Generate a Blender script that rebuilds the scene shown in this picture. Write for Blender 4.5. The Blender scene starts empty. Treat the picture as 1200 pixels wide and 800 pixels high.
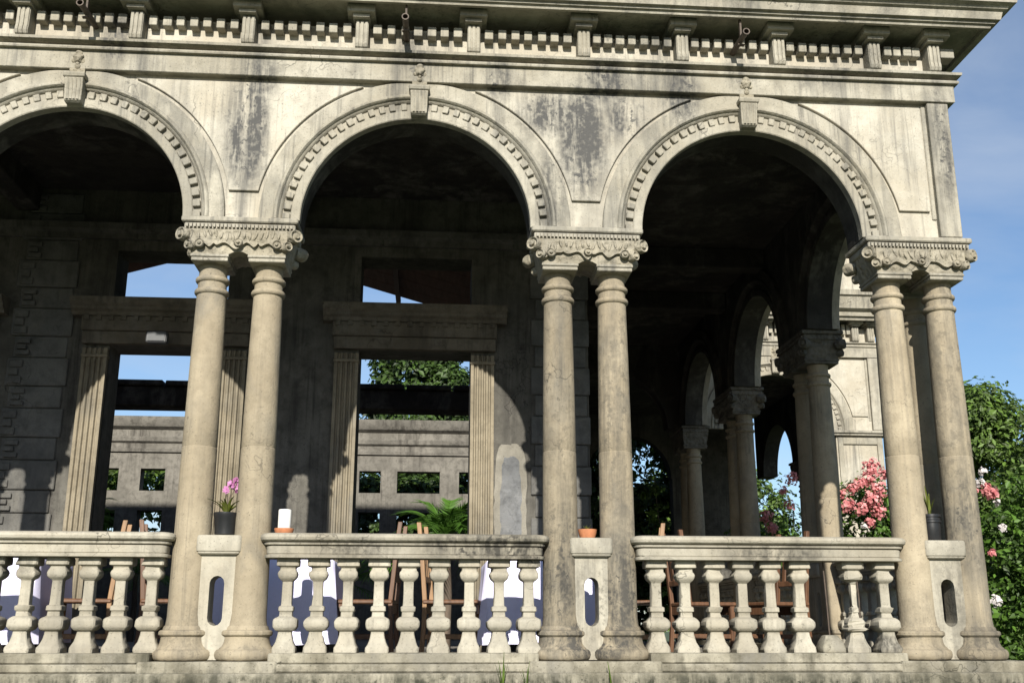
import bpy, bmesh, math, random
import numpy as np
from mathutils import Matrix, Vector
R = math.radians; PI = math.pi
random.seed(7); RNG = np.random.default_rng(11)
S = bpy.context.scene; COL = S.collection

# ------------------------------------------------------------------ camera, sky, sun, exposure
CAMP = (-3.5955, -7.3676, 0.2095); YAW, PIT, ROL, FPX = 0.0756, 0.2641, 0.0013, 1236.0
fw = Vector((math.sin(YAW)*math.cos(PIT), math.cos(YAW)*math.cos(PIT), math.sin(PIT)))
rt = Vector((math.cos(YAW), -math.sin(YAW), 0)); up = rt.cross(fw)
r2 = rt*math.cos(ROL)+up*math.sin(ROL); u2 = -rt*math.sin(ROL)+up*math.cos(ROL)
cam = bpy.data.cameras.new('camera'); cam.sensor_width = 36; cam.lens = 36*FPX/1200
cam.clip_start = 0.05; cam.clip_end = 3000
co = bpy.data.objects.new('camera', cam); COL.objects.link(co)
co.matrix_world = Matrix(((r2.x,u2.x,-fw.x,CAMP[0]),(r2.y,u2.y,-fw.y,CAMP[1]),(r2.z,u2.z,-fw.z,CAMP[2]),(0,0,0,1)))
S.camera = co

SUN_EL, SUN_AZ = 25.5, 4.5           # sun stands behind the photographer, a little to the left
W = bpy.data.worlds.new('World'); S.world = W; W.use_nodes = True
wn = W.node_tree; wn.nodes.clear()
sky = wn.nodes.new('ShaderNodeTexSky'); sky.sky_type = 'NISHITA'; sky.sun_disc = False
sky.sun_elevation = R(SUN_EL); sky.sun_rotation = R(180+SUN_AZ); sky.air_density = 1.0; sky.dust_density = 0.5; sky.ozone_density = 4.0
bg = wn.nodes.new('ShaderNodeBackground'); bg.inputs[1].default_value = 0.055
wo = wn.nodes.new('ShaderNodeOutputWorld')
tc = wn.nodes.new('ShaderNodeTexCoord'); mp = wn.nodes.new('ShaderNodeMapping'); mp.inputs['Scale'].default_value = (1.6, 1.6, 4.2)
nz = wn.nodes.new('ShaderNodeTexNoise'); nz.inputs['Scale'].default_value = 1.7; nz.inputs['Detail'].default_value = 7; nz.inputs['Roughness'].default_value = .55
nz.inputs['Distortion'].default_value = .4
mr = wn.nodes.new('ShaderNodeMapRange'); mr.inputs[1].default_value = .40; mr.inputs[2].default_value = .76; mr.inputs[3].default_value = 0; mr.inputs[4].default_value = .46
mx = wn.nodes.new('ShaderNodeMixRGB'); mx.inputs[2].default_value = (7.0, 7.7, 8.6, 1)
L = wn.links.new
L(tc.outputs['Generated'], mp.inputs[0]); L(mp.outputs[0], nz.inputs['Vector']); L(nz.outputs['Fac'], mr.inputs[0])
hs = wn.nodes.new('ShaderNodeHueSaturation'); hs.inputs['Saturation'].default_value = 0.98; hs.inputs['Value'].default_value = 1.45
L(sky.outputs[0], hs.inputs['Color'])
L(mr.outputs[0], mx.inputs[0]); L(hs.outputs[0], mx.inputs[1]); L(mx.outputs[0], bg.inputs[0]); L(bg.outputs[0], wo.inputs[0])

sl = bpy.data.lights.new('sun', 'SUN'); sl.energy = 5.0; sl.angle = R(0.6); sl.color = (1.0, 0.945, 0.85)
so = bpy.data.objects.new('sun', sl); COL.objects.link(so); so.location = (-5, -20, 12)
sd = Vector((math.sin(R(SUN_AZ))*math.cos(R(SUN_EL)), math.cos(R(SUN_AZ))*math.cos(R(SUN_EL)), -math.sin(R(SUN_EL))))
so.rotation_euler = sd.to_track_quat('-Z', 'Y').to_euler()
S.view_settings.view_transform = 'Standard'; S.view_settings.look = 'None'
S.view_settings.exposure = 0.80; S.view_settings.gamma = 1.0; S.view_settings.use_curve_mapping = False

# ------------------------------------------------------------------ materials
def newmat(name):
    m = bpy.data.materials.new(name); m.use_nodes = True
    t = m.node_tree; t.nodes.clear()
    o = t.nodes.new('ShaderNodeOutputMaterial'); b = t.nodes.new('ShaderNodeBsdfPrincipled')
    t.links.new(b.outputs[0], o.inputs[0])
    return m, t, b, o
class G:
    """small node-graph helper"""
    def __init__(s, t): s.t = t
    def n(s, k, **kw):
        x = s.t.nodes.new(k)
        for a, v in kw.items():
            if a.startswith('i_'):
                key = a[2:]; x.inputs[int(key) if key.isdigit() else key].default_value = v
            else: setattr(x, a, v)
        return x
    def l(s, a, b): s.t.links.new(a, b)
    def math(s, op, a, b=None, clamp=False):
        x = s.n('ShaderNodeMath', operation=op, use_clamp=clamp)
        for i, v in enumerate((a, b)):
            if v is None: continue
            if isinstance(v, (int, float)): x.inputs[i].default_value = v
            else: s.l(v, x.inputs[i])
        return x.outputs[0]
    def noise(s, vec, scale, detail=4, rough=.55, dist=0):
        x = s.n('ShaderNodeTexNoise'); x.inputs['Scale'].default_value = scale; x.inputs['Detail'].default_value = detail
        x.inputs['Roughness'].default_value = rough; x.inputs['Distortion'].default_value = dist
        if vec is not None: s.l(vec, x.inputs['Vector'])
        return x.outputs['Fac']
    def mapr(s, v, a, b, c=0., d=1., smooth=False):
        x = s.n('ShaderNodeMapRange'); x.interpolation_type = 'SMOOTHSTEP' if smooth else 'LINEAR'
        for i, q in enumerate((a, b, c, d)): x.inputs[i+1].default_value = q
        s.l(v, x.inputs[0]); return x.outputs[0]
    def mix(s, f, a, b, blend='MIX'):
        x = s.n('ShaderNodeMixRGB', blend_type=blend)
        for i, v in enumerate((f, a, b)):
            if isinstance(v, (int, float)): x.inputs[i].default_value = v
            elif isinstance(v, tuple): x.inputs[i].default_value = v if len(v) == 4 else (*v, 1)
            else: s.l(v, x.inputs[i])
        return x.outputs[0]
    def scalev(s, vec, sc):
        x = s.n('ShaderNodeVectorMath', operation='MULTIPLY'); s.l(vec, x.inputs[0]); x.inputs[1].default_value = sc
        return x.outputs[0]

def stone(name, cream, tan, dark, zones=(), streak=.5, mottle=.4, bump=.35, spots=.5, carve=0.0, rough=.9, patina=.75, grey=(.20,.19,.165), cracks=.6, objvar=0.):
    """weathered lime plaster: broad tone patches, rain streaks, black lichen spots, and stains with a place of their own (zones)"""
    cream, tan, dark, grey = (tuple(c*.72 for c in q) for q in (cream, tan, dark, grey))
    m, t, b, o = newmat(name); g = G(t)
    P = g.n('ShaderNodeNewGeometry').outputs['Position']
    n1 = g.noise(P, 1.7, 4, .6, .3); n2 = g.noise(P, 9, 4, .65, .2); n3 = g.noise(P, 60, 2, .6)
    n4 = g.noise(P, .75, 4, .62, .8); n5 = g.noise(g.scalev(P, (3.2, 3.2, 1.3)), 1.0, 4, .68, .6)
    col = g.mix(g.mapr(n1, .42, .60), cream, tan)
    col = g.mix(g.math('MULTIPLY', g.math('MULTIPLY', g.mapr(n5, .46, .62), g.mapr(n4, .40, .58)), patina), col, grey)
    col = g.mix(g.math('MULTIPLY', g.mapr(n2, .46, .68), mottle), col, tuple(c*.62 for c in tan))
    col = g.mix(g.math('MULTIPLY', g.mapr(n3, .3, .8), .35), col, tuple(c*.7 for c in cream))
    st = g.noise(g.scalev(P, (9, 9, .55)), 1.0, 5, .65, .15)
    st2 = g.noise(g.scalev(P, (2.2, 2.2, .9)), 1.0, 3, .5)
    stf = g.noise(g.scalev(P, (30, 30, 1.1)), 1.0, 2, .6, .1)
    s = g.math('MULTIPLY', g.math('MAXIMUM', g.mapr(st, .5, .74), g.math('MULTIPLY', g.mapr(stf, .55, .72), .6)), g.mapr(st2, .38, .6))
    col = g.mix(g.math('MULTIPLY', s, streak, True), col, dark)
    sp = g.math('MULTIPLY', g.mapr(g.noise(P, 38, 3, .7), .6, .72), g.mapr(g.noise(P, 2.6, 3, .5), .42, .68))
    col = g.mix(g.math('MULTIPLY', sp, spots, True), col, tuple(c*.6 for c in dark))
    vo = g.n('ShaderNodeTexVoronoi', feature='DISTANCE_TO_EDGE'); vo.inputs['Scale'].default_value = 2.3
    wv_ = g.n('ShaderNodeTexNoise'); wv_.inputs['Scale'].default_value = 6; wv_.inputs['Detail'].default_value = 3; g.l(P, wv_.inputs['Vector'])
    wp = g.n('ShaderNodeVectorMath', operation='MULTIPLY_ADD'); g.l(wv_.outputs['Color'], wp.inputs[0]); wp.inputs[1].default_value = (.35,.35,.35); g.l(P, wp.inputs[2]); g.l(wp.outputs[0], vo.inputs['Vector'])
    ck = g.math('MULTIPLY', g.mapr(vo.outputs['Distance'], .012, .003), g.mapr(g.noise(P, 1.3, 3, .5), .52, .66))
    col = g.mix(g.math('MULTIPLY', ck, cracks, True), col, tuple(c*.7 for c in dark))
    pit = g.mapr(g.noise(P, 95, 2, .5), .66, .72)
    col = g.mix(g.math('MULTIPLY', pit, .45), col, tuple(c*.8 for c in dark))
    if zones:
        zn = g.math('MAXIMUM', g.mapr(g.noise(g.scalev(P, (9, 9, 1.1)), 1.0, 5, .75, .4), .36, .58), g.mapr(g.noise(P, 16, 3, .7), .5, .62))
        zf = g.mapr(g.noise(P, 26, 2, .65), .25, .6, .45, 1)
        zn = g.math('MULTIPLY', zn, zf); acc = None
        for (c, r, amt) in zones:
            d = g.n('ShaderNodeVectorMath', operation='SUBTRACT'); g.l(P, d.inputs[0]); d.inputs[1].default_value = c
            e = g.n('ShaderNodeVectorMath', operation='DIVIDE'); g.l(d.outputs[0], e.inputs[0]); e.inputs[1].default_value = r
            ln = g.n('ShaderNodeVectorMath', operation='LENGTH'); g.l(e.outputs[0], ln.inputs[0])
            f = g.mapr(ln.outputs['Value'], 1.15, .3, 0, amt*1.5, True)
            acc = f if acc is None else g.math('MAXIMUM', acc, f)
        col = g.mix(g.math('MULTIPLY', acc, zn, True), col, dark)
    if objvar:
        oi = g.n('ShaderNodeObjectInfo').outputs['Random']; v_ = g.mapr(oi, 0, 1, 1-objvar, 1.05)
        cv = g.n('ShaderNodeCombineXYZ')
        for i_ in range(3): g.l(v_, cv.inputs[i_])
        col = g.mix(1.0, col, cv.outputs[0], 'MULTIPLY')
    g.l(col, b.inputs['Base Color'])
    b.inputs['Roughness'].default_value = rough; b.inputs['Specular IOR Level'].default_value = .2
    h = g.math('ADD', g.math('MULTIPLY', n2, .7), g.math('MULTIPLY', n3, .35)); h = g.math('SUBTRACT', h, g.math('ADD', g.math('MULTIPLY', ck, .5), g.math('MULTIPLY', pit, .35)))
    if carve:
        v = g.n('ShaderNodeTexVoronoi', feature='SMOOTH_F1'); v.inputs['Scale'].default_value = 24; g.l(P, v.inputs['Vector'])
        h = g.math('ADD', h, g.math('MULTIPLY', v.outputs['Distance'], carve))
    bp = g.n('ShaderNodeBump'); bp.inputs['Strength'].default_value = bump; bp.inputs['Distance'].default_value = .02
    g.l(h, bp.inputs['Height']); g.l(bp.outputs[0], b.inputs['Normal'])
    return m
DK = (.085, .084, .080)
Zf = [((-5.0,-.15,3.75),(.20,.4,.62),.95), ((-2.52,-.15,3.75),(.24,.4,.62),.9), ((-2.75,-.15,3.95),(.35,.4,.25),.8), ((-2.2,-.15,3.95),(.2,.4,.25),.75),
      ((-2.75,-.15,3.35),(.16,.4,.45),.6), ((-3.15,-.15,4.2),(.14,.5,.22),.7), ((-2.35,-.15,4.22),(.22,.5,.22),.9), ((-1.75,-.15,4.15),(.18,.5,.3),.85), ((-4.95,-.15,4.15),(.2,.5,.25),.7),
      ((-6.0,-.15,4.4),(.13,.5,.3),.7), ((-3.78,-.15,4.35),(.22,.5,.25),.6), ((-1.28,-.15,4.35),(.16,.5,.25),.5), ((.28,-.15,3.8),(.1,.4,.65),.8), ((-.7,-.15,4.3),(.3,.4,.12),.4)]
Zc = [((-2.3,0,1.6),(.3,.4,1.6),.42), ((-2.7,0,1.6),(.25,.4,1.6),.3), ((.2,0,1.8),(.25,.3,1.4),.4), ((-2.7,0,.55),(.2,.3,.75),.75), ((-2.3,0,.45),(.22,.3,.6),.85), ((.2,0,.95),(.2,.25,.62),.75), ((-.2,0,.2),(.25,.3,.35),.4), ((-2.5,0,.1),(.55,.4,.25),.85), ((.2,0,.1),(.3,.3,.25),.6),
      ((-5.2,0,.15),(.2,.3,.25),.35)]
Zb = [((-3.2,-.1,.74),(.6,.4,.12),.9), ((-2.85,-.1,.7),(.25,.4,.15),.9), ((-4.1,-.1,.72),(.35,.4,.1),.5), ((-1.2,-.1,.7),(.5,.4,.08),.6), ((-2.5,-.1,.35),(.3,.3,.5),.4),
      ((-6.35,-.1,.6),(.3,.3,.1),.5), ((0.1,-.1,.4),(.3,.3,.5),.4), ((-.45,-.1,.1),(.3,.3,.1),.6)]
M = {}
CR, TN = (.45,.415,.325), (.355,.32,.24)
M['wall'] = stone('plaster_wall', (.575,.54,.45), (.47,.425,.335), (.095,.094,.09), Zf, .85, .35, .38, patina=.6, grey=(.26,.245,.21))
M['sidecap'] = stone('shaded_side_carving', (.20,.185,.155), (.13,.12,.10), (.05,.047,.042), (), .5, .7, .8, .6, 1.6)  # darker copy of the carved plaster, shade of the side arcade painted in
M['shade_dark'] = stone('shade_darkened_plaster', (.062,.058,.05), (.04,.037,.033), (.02,.019,.017), (), .6, .6, .4, .5)  # wall plaster with the veranda's shade put into its colour
M['trim'] = stone('plaster_trim', (.48,.45,.37), (.36,.33,.26), DK, Zf, .95, .5, .4, patina=.85, grey=(.22,.21,.18))
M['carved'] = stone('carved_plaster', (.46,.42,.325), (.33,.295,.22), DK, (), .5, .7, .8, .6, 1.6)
M['column'] = stone('column_plaster', (.45,.385,.275), (.375,.315,.22), (.085,.08,.07), Zc, .75, .45, .32, .6, patina=.7, objvar=.18)
M['baluster'] = stone('baluster_plaster', (.52,.485,.395), (.43,.39,.305), (.085,.08,.068), Zb, .5, .4, .32, .7, patina=.55, objvar=.16)
M['plinth'] = stone('mossy_plinth', (.40,.37,.29), (.19,.172,.125), (.05,.05,.036), [((-3,-.25,-.2),(9,.5,.16),.8)], .7, .8, .5, .9)
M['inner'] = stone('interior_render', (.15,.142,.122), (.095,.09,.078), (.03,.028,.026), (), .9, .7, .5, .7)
M['very_dark'] = stone('dark_ceiling', (.055,.05,.044), (.035,.032,.029), (.025,.023,.02), (), .5, .7, .5, .6)  # very dark tone for ceilings, beams and the inner arch wall
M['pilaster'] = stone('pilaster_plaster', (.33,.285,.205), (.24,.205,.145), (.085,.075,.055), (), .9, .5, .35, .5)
M['lintel'] = stone('dark_lintel', (.20,.175,.135), (.14,.12,.09), (.05,.045,.04), (), .9, .7, .4, .7)  # darker brown than the pilasters below
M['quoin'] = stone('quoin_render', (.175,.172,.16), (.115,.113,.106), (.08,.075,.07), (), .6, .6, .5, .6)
M['patch'] = stone('grey_cement_patch', (.24,.245,.25), (.15,.155,.16), (.08,.08,.08), (), .2, .9, .4, .2)
M['patchrim'] = stone('white_cement_rim', (.33,.31,.26), (.22,.205,.17), (.10,.09,.07), (), .2, .4, .4, .2)
M['floor'] = stone('veranda_floor', (.36,.33,.29), (.27,.245,.21), (.06,.05,.04), (), .1, .5, .2, .3)
M['far'] = stone('courtyard_render', (.25,.235,.205), (.165,.155,.135), (.05,.046,.04), (), 1.0, .8, .5, .8)

def simple(name, col, rough=.6, var=.25, scale=14, metal=0., bump=.1, stretch=(1,1,1), spec=.4):
    if max(col) < .65: col = tuple(c*.75 for c in col)
    m, t, b, o = newmat(name); g = G(t)
    oc = g.n('ShaderNodeTexCoord').outputs['Object']
    n = g.noise(g.scalev(oc, stretch), scale, 5, .6, .2)
    g.l(g.mix(g.mapr(n, .3, .72), tuple(c*(1-var) for c in col), tuple(min(1, c*(1+var*.6)) for c in col)), b.inputs['Base Color'])
    b.inputs['Roughness'].default_value = rough; b.inputs['Metallic'].default_value = metal; b.inputs['Specular IOR Level'].default_value = spec
    bp = g.n('ShaderNodeBump'); bp.inputs['Strength'].default_value = bump; bp.inputs['Distance'].default_value = .01
    g.l(n, bp.inputs['Height']); g.l(bp.outputs[0], b.inputs['Normal'])
    return m
M['wood'] = simple('brown_wood', (.15,.075,.04), .45, .5, 6, stretch=(6,6,.7))
M['lightwood'] = simple('pale_wood', (.33,.19,.09), .5, .4, 6, stretch=(6,6,.7))
M['darkwood'] = simple('dark_wood', (.07,.04,.025), .5, .4, 6, stretch=(6,6,.7))
M['board'] = simple('canopy_board', (.13,.07,.045), .8, .4, 4, stretch=(5,.6,5))
M['cloth'] = simple('shade_tinted_cotton', (.70,.685,.88), .9, .04, 40, bump=.05, spec=.1)  # white cotton tinted lavender: bluish sky shade mixed into the colour
M['blackpot'] = simple('black_plastic', (.02,.021,.023), .35, .3, 10)
M['terracotta'] = simple('terracotta', (.48,.19,.085), .8, .25, 20)
M['wax'] = simple('white_wax', (.66,.65,.61), .5, .04, 10)
M['iron'] = simple('rusty_iron', (.10,.075,.055), .7, .5, 30)
M['lampgrey'] = simple('lamp_housing', (.07,.072,.075), .45, .15, 20)
M['lampglass'] = simple('lamp_glass', (.12,.125,.13), .7, .05, 20)
M['soil'] = simple('soil', (.06,.04,.025), .95, .4, 40)
M['bark'] = simple('bark', (.13,.10,.075), .9, .4, 9, bump=.5, stretch=(2,2,.5))

def leafmat(name, col, var=.5, trans=.35, hue=(1.0,1.15,.6), rough=.5):
    col = tuple(c*.78 for c in col)
    m, t, b, o = newmat(name); g = G(t)
    a = g.n('ShaderNodeAttribute'); a.attribute_name = 'rnd'
    c1 = tuple(c*(1-var) for c in col); c2 = tuple(c*(1+var)*h for c, h in zip(col, hue))
    c = g.mix(a.outputs['Fac'], c1, c2)
    g.l(c, b.inputs['Base Color']); b.inputs['Roughness'].default_value = rough; b.inputs['Specular IOR Level'].default_value = .35
    tr = g.n('ShaderNodeBsdfTranslucent'); g.l(g.mix(.5, c, c2), tr.inputs[0])
    ms = g.n('ShaderNodeMixShader'); ms.inputs[0].default_value = trans
    g.l(b.outputs[0], ms.inputs[1]); g.l(tr.outputs[0], ms.inputs[2]); g.l(ms.outputs[0], o.inputs[0])
    return m
M['leaf'] = leafmat('tree_leaf', (.115,.17,.055), .5, .4)
M['leafdark'] = leafmat('dark_leaf', (.055,.09,.032))
M['leafshrub'] = leafmat('shrub_leaf', (.085,.15,.038))
M['palmleaf'] = leafmat('palm_leaf', (.10,.20,.05), .4, .45)
M['spike'] = leafmat('strap_leaf', (.16,.17,.05), .4)
M['pink'] = leafmat('pink_bract', (.68,.19,.20), .3, .35, (1.2,2.0,1.9))
M['whitefl'] = leafmat('white_petal', (.75,.70,.68), .12, .3, (1,1,1))
M['orchid'] = leafmat('orchid_petal', (.55,.20,.42), .25, .3, (1.1,1.3,1.2))
M['grass'] = leafmat('grass_blade', (.10,.14,.035), .45)
gm, gt, gb, go_ = newmat('lawn'); gg = G(gt); gp = gg.n('ShaderNodeNewGeometry').outputs['Position']
gg.l(gg.mix(gg.mapr(gg.noise(gp, 1.1, 6, .65), .3, .7), (.027,.05,.014), (.065,.085,.027)), gb.inputs['Base Color']); gb.inputs['Roughness'].default_value = .9
M['lawn'] = gm

# ------------------------------------------------------------------ mesh helpers
IDT = lambda u, n, z: (u, n, z)
class MB:
    def __init__(s, T=IDT): s.v = []; s.f = []; s.T = T
    def add(s, vs, fs):
        k = len(s.v); s.v += [s.T(*p) for p in vs]; s.f += [tuple(i+k for i in f) for f in fs]; return s
    def box(s, u0, u1, n0, n1, z0, z1):
        return s.add([(u0,n0,z0),(u1,n0,z0),(u1,n1,z0),(u0,n1,z0),(u0,n0,z1),(u1,n0,z1),(u1,n1,z1),(u0,n1,z1)],
                     [(0,3,2,1),(4,5,6,7),(0,1,5,4),(1,2,6,5),(2,3,7,6),(3,0,4,7)])
    def loft(s, rings, closed=True, cap=True):
        n = len(rings[0]); vs = [p for r in rings for p in r]; fs = []
        for i in range(len(rings)-1):
            for j in range(n if closed else n-1):
                a = i*n+j; b = i*n+(j+1) % n
                fs.append((a, b, b+n, a+n))
        if cap: fs.append(tuple(range(n))[::-1]); fs.append(tuple((len(rings)-1)*n+j for j in range(n)))
        return s.add(vs, fs)
    def lathe(s, prof, c=(0,0), seg=24):
        return s.loft([[(c[0]+r*math.cos(2*PI*j/seg), c[1]+r*math.sin(2*PI*j/seg), z) for j in range(seg)] for r, z in prof])
    def square(s, prof, c=(0,0), ch=.12):
        rings = []
        for r, z in prof:
            k = r*(1-ch); q = [(k,-r),(r,-k),(r,k),(k,r),(-k,r),(-r,k),(-r,-k),(-k,-r)]
            rings.append([(c[0]+a, c[1]+b, z) for a, b in q])
        return s.loft(rings)
    def tube(s, pts, rad, seg=8):
        rings = []; pts = [Vector(p) for p in pts]
        for i, p in enumerate(pts):
            d = (pts[min(i+1, len(pts)-1)]-pts[max(i-1, 0)]).normalized()
            a = d.cross(Vector((0,0,1)) if abs(d.z) < .9 else Vector((1,0,0))).normalized(); b = d.cross(a)
            r = rad[i] if isinstance(rad, (list, tuple)) else rad
            rings.append([tuple(p+a*r*math.cos(2*PI*j/seg)+b*r*math.sin(2*PI*j/seg)) for j in range(seg)])
        return s.loft(rings)
    def prism(s, poly, z0, z1):      # polygon in (u,n), extruded in z
        return s.loft([[(a,b,z0) for a, b in poly], [(a,b,z1) for a, b in poly]])
    def prof_u(s, poly, u0, u1):     # polygon in (n,z), extruded along u
        return s.loft([[(u0,a,b) for a, b in poly], [(u1,a,b) for a, b in poly]])
    def strips(s, sec, n0, n1):      # sections (coord a, lo, hi): along u -> z lo..hi, closed slab n0..n1
        rings = [[(u,n0,lo),(u,n1,lo),(u,n1,hi),(u,n0,hi)] for u, lo, hi in sec]
        return s.loft(rings)
    def mesh(s, name, mat, bevel=0., smooth=None, seg=1):
        me = bpy.data.meshes.new(name); me.from_pydata(s.v, [], s.f)
        bm = bmesh.new(); bm.from_mesh(me)
        bmesh.ops.remove_doubles(bm, verts=bm.verts, dist=1e-5)
        bmesh.ops.recalc_face_normals(bm, faces=bm.faces)
        if bevel:
            ed = [e for e in bm.edges if len(e.link_faces) == 2 and e.calc_face_angle(0) > R(35)]
            bmesh.ops.bevel(bm, geom=ed, offset=bevel, segments=seg, affect='EDGES', clamp_overlap=True)
        bm.to_mesh(me); bm.free()
        if smooth is not None:
            me.polygons.foreach_set('use_smooth', [True]*len(me.polygons)); me.set_sharp_from_angle(angle=R(smooth))
        me.materials.append(M[mat] if isinstance(mat, str) else mat)
        return me
WM = {}
def link(name, data, parent=None, loc=(0,0,0), rot=(0,0,0), label=None, local=False, scale=None):
    o = bpy.data.objects.new(name, data); COL.objects.link(o)
    o.location = loc; o.rotation_euler = rot
    if scale: o.scale = scale
    wm = Matrix.LocRotScale(Vector(loc), o.rotation_euler, Vector(scale or (1,1,1)))
    if parent is not None:
        o.parent = parent
        if not local: o.matrix_parent_inverse = WM[parent].inverted()
        else: wm = WM[parent] @ wm
    WM[o] = wm
    if label: o['label'] = label
    return o
def tag(o, label, cat, group=None, kind=None):
    if label: o['label'] = label
    if cat: o['category'] = cat
    if group: o['group'] = group
    if kind: o['kind'] = kind
    return o
def copy_thing(root, loc, rz, label):
    c = root.copy(); COL.objects.link(c); c.location = loc; c.rotation_euler = (0,0,rz); c['label'] = label
    for ch in list(root.children):
        d = ch.copy(); COL.objects.link(d); d.parent = c
        for g2 in list(ch.children):
            e = g2.copy(); COL.objects.link(e); e.parent = d
    return c

# ------------------------------------------------------------------ ground
GZ = -1.35
gd = MB().add([(-300,-200,GZ),(300,-200,GZ),(300,400,GZ),(-300,400,GZ)], [(0,1,2,3)])
tag(link('ground', gd.mesh('ground', 'lawn')), None, None, kind='structure')

# ------------------------------------------------------------------ the ruined mansion
BP = 2.5; SP = 2.5555; C = .2; WY = .2+3*SP          # bay, side bay, half pair spacing, wing front
FL = -.05                                             # veranda floor
B = link('ruined_mansion', None, loc=(-4.0, 5.0, GZ)); B.empty_display_size = 2
tag(B, 'roofless old mansion with arcaded veranda, twin columns and weathered cream plaster', 'building')
FRONT = lambda u, n, z: (u, -n, z)
SIDE = lambda u, n, z: (.2+n, u, z)
WFRONT = lambda u, n, z: (u, WY-n, z)
WSIDE = lambda u, n, z: (2.96+n, u, z)
END = lambda u, n, z: (u, 13.2-n, z)
AR, AZ, WT = .84, 3.03, 4.30

def wall_bay(T, ua, ub, name='arcade_wall', mat='wall', uc=None, w=.14, parent=B, zb=3.03):
    uc = (ua+ub)/2 if uc is None else uc
    m = MB(T); sec = [(ua, zb, WT), (uc-AR-1e-4, zb, WT)]
    for i in range(41):
        a = PI-PI*i/40; sec.append((uc+AR*math.cos(a), AZ+AR*math.sin(a), WT))
    sec += [(uc+AR+1e-4, zb, WT), (ub, zb, WT)]
    m.strips(sec, -w, w); me = m.mesh(name, mat, smooth=25); me.materials.append(M['shade_dark'])
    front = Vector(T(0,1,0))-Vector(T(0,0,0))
    for p in me.polygons:       # inner faces and arch soffits go near-black, their shade painted into the colour
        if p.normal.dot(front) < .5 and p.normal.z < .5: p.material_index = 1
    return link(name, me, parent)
ARCHPROF = [(.835,.09),(.835,.160),(.842,.166),(.898,.166),(.905,.160),(.905,.146),(.963,.146),(.968,.158),(.978,.172),(.985,.176),(.990,.190),(1.0,.202),(1.012,.204),(1.022,.196),(1.026,.186),(1.122,.184),(1.130,.178),(1.130,.09)]
def archivolt(T, uc, parent=B, label=None, mat='trim'):
    m = MB(T); rings = []
    for i in range(57):
        a = PI*i/56; rings.append([(uc+r*math.cos(a), n, AZ+.002+r*math.sin(a)) for r, n in ARCHPROF])
    m.loft(rings)
    return link('archivolt', m.mesh('archivolt', mat, smooth=30), parent, label=label)
def arch_dentils(T, uc, parent, joined=False):
    mm = MB(T) if joined else None
    for side in (-1, 1):
        for k in range(17):
            a = PI/2+side*R(7.0+k*5.08+random.uniform(-.3,.3)); m = mm or MB(T)
            da = .0225/.935*random.uniform(.9,1.08); nt = .178+random.uniform(-.006,.004)
            pr = []
            for n in (.13, nt):
                pr.append([(uc+r*math.cos(a+s), n, AZ+r*math.sin(a+s)) for r, s in ((.907,-da),(.907,da),(.961,da),(.961,-da))])
            m.loft(pr)
            if not joined: link('dentil', m.mesh('dentil', 'trim', bevel=.004), parent)
    if joined:
        o = link('dentil_course', mm.mesh('dentil_course', 'trim'), parent); o['kind'] = 'stuff'
def keystone(T, uc):
    m = MB(T)
    def sec(z, h, n): return [(uc-h,.12,z),(uc+h,.12,z),(uc+h,n,z),(uc-h,n,z)]
    m.loft([sec(3.872,.056,.215), sec(3.885,.060,.238), sec(4.0,.063,.243), sec(4.045,.066,.255), sec(4.06,.067,.255)])
    m.loft([sec(4.06,.076,.262), sec(4.082,.078,.27), sec(4.095,.078,.27)])
    k = link('keystone', m.mesh('keystone', 'trim', bevel=.005), B)
    for q in (-.041,-.0137,.0137,.041):
        r = MB(T); r.tube([(uc+q*.9,.236,3.89),(uc+q,.243,4.0),(uc+q*1.02,.254,4.05)], .0115, 6)
        link('flute_rib', r.mesh('flute_rib', 'trim', smooth=40), k)
    r = MB(T)          # carved mask above the keystone
    for (a,n,z,s) in [(0,.205,4.235,.05),(0,.245,4.215,.022),(-.028,.235,4.25,.02),(.028,.235,4.25,.02),(0,.205,4.285,.036),(-.038,.21,4.215,.024),(.038,.21,4.215,.024),(0,.205,4.165,.03),(0,.235,4.185,.016)]:
        a *= .85; s *= .84; n = .195+(n-.205)*.6; z = 4.225+(z-4.225)*.9
        r.loft([[(uc+a+s*math.sin(t)*math.cos(2*PI*j/10), n+s*math.sin(t)*math.sin(2*PI*j/10), z+s*1.05*math.cos(t)) for j in range(10)] for t in [PI*q/7 if 0 < q < 7 else (.05 if q == 0 else PI-.05) for q in range(8)]])
    r.box(uc-.055, uc+.055, .12, .205, 4.11, 4.32)
    link('carved_mask', r.mesh('carved_mask', 'carved', smooth=40), B)
def spandrel(T, u0, left=True, right=True, uend=None, parent=B):
    r = 1.165; sec = []
    for i in range(25):
        z = 3.252+(4.118-3.252)*i/24; q = math.sqrt(max(r*r-(z-AZ)**2, 0)); h = BP/2-q
        sec.append((z, u0-h if left else u0-.1, (u0+h) if uend is None else uend))
    m = MB(T); m.loft([[(a,.12,z),(b,.12,z),(b,.164,z),(a,.164,z)] for z, a, b in sec])
    link('spandrel_panel', m.mesh('spandrel_panel', 'wall', bevel=.004), parent)

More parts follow.
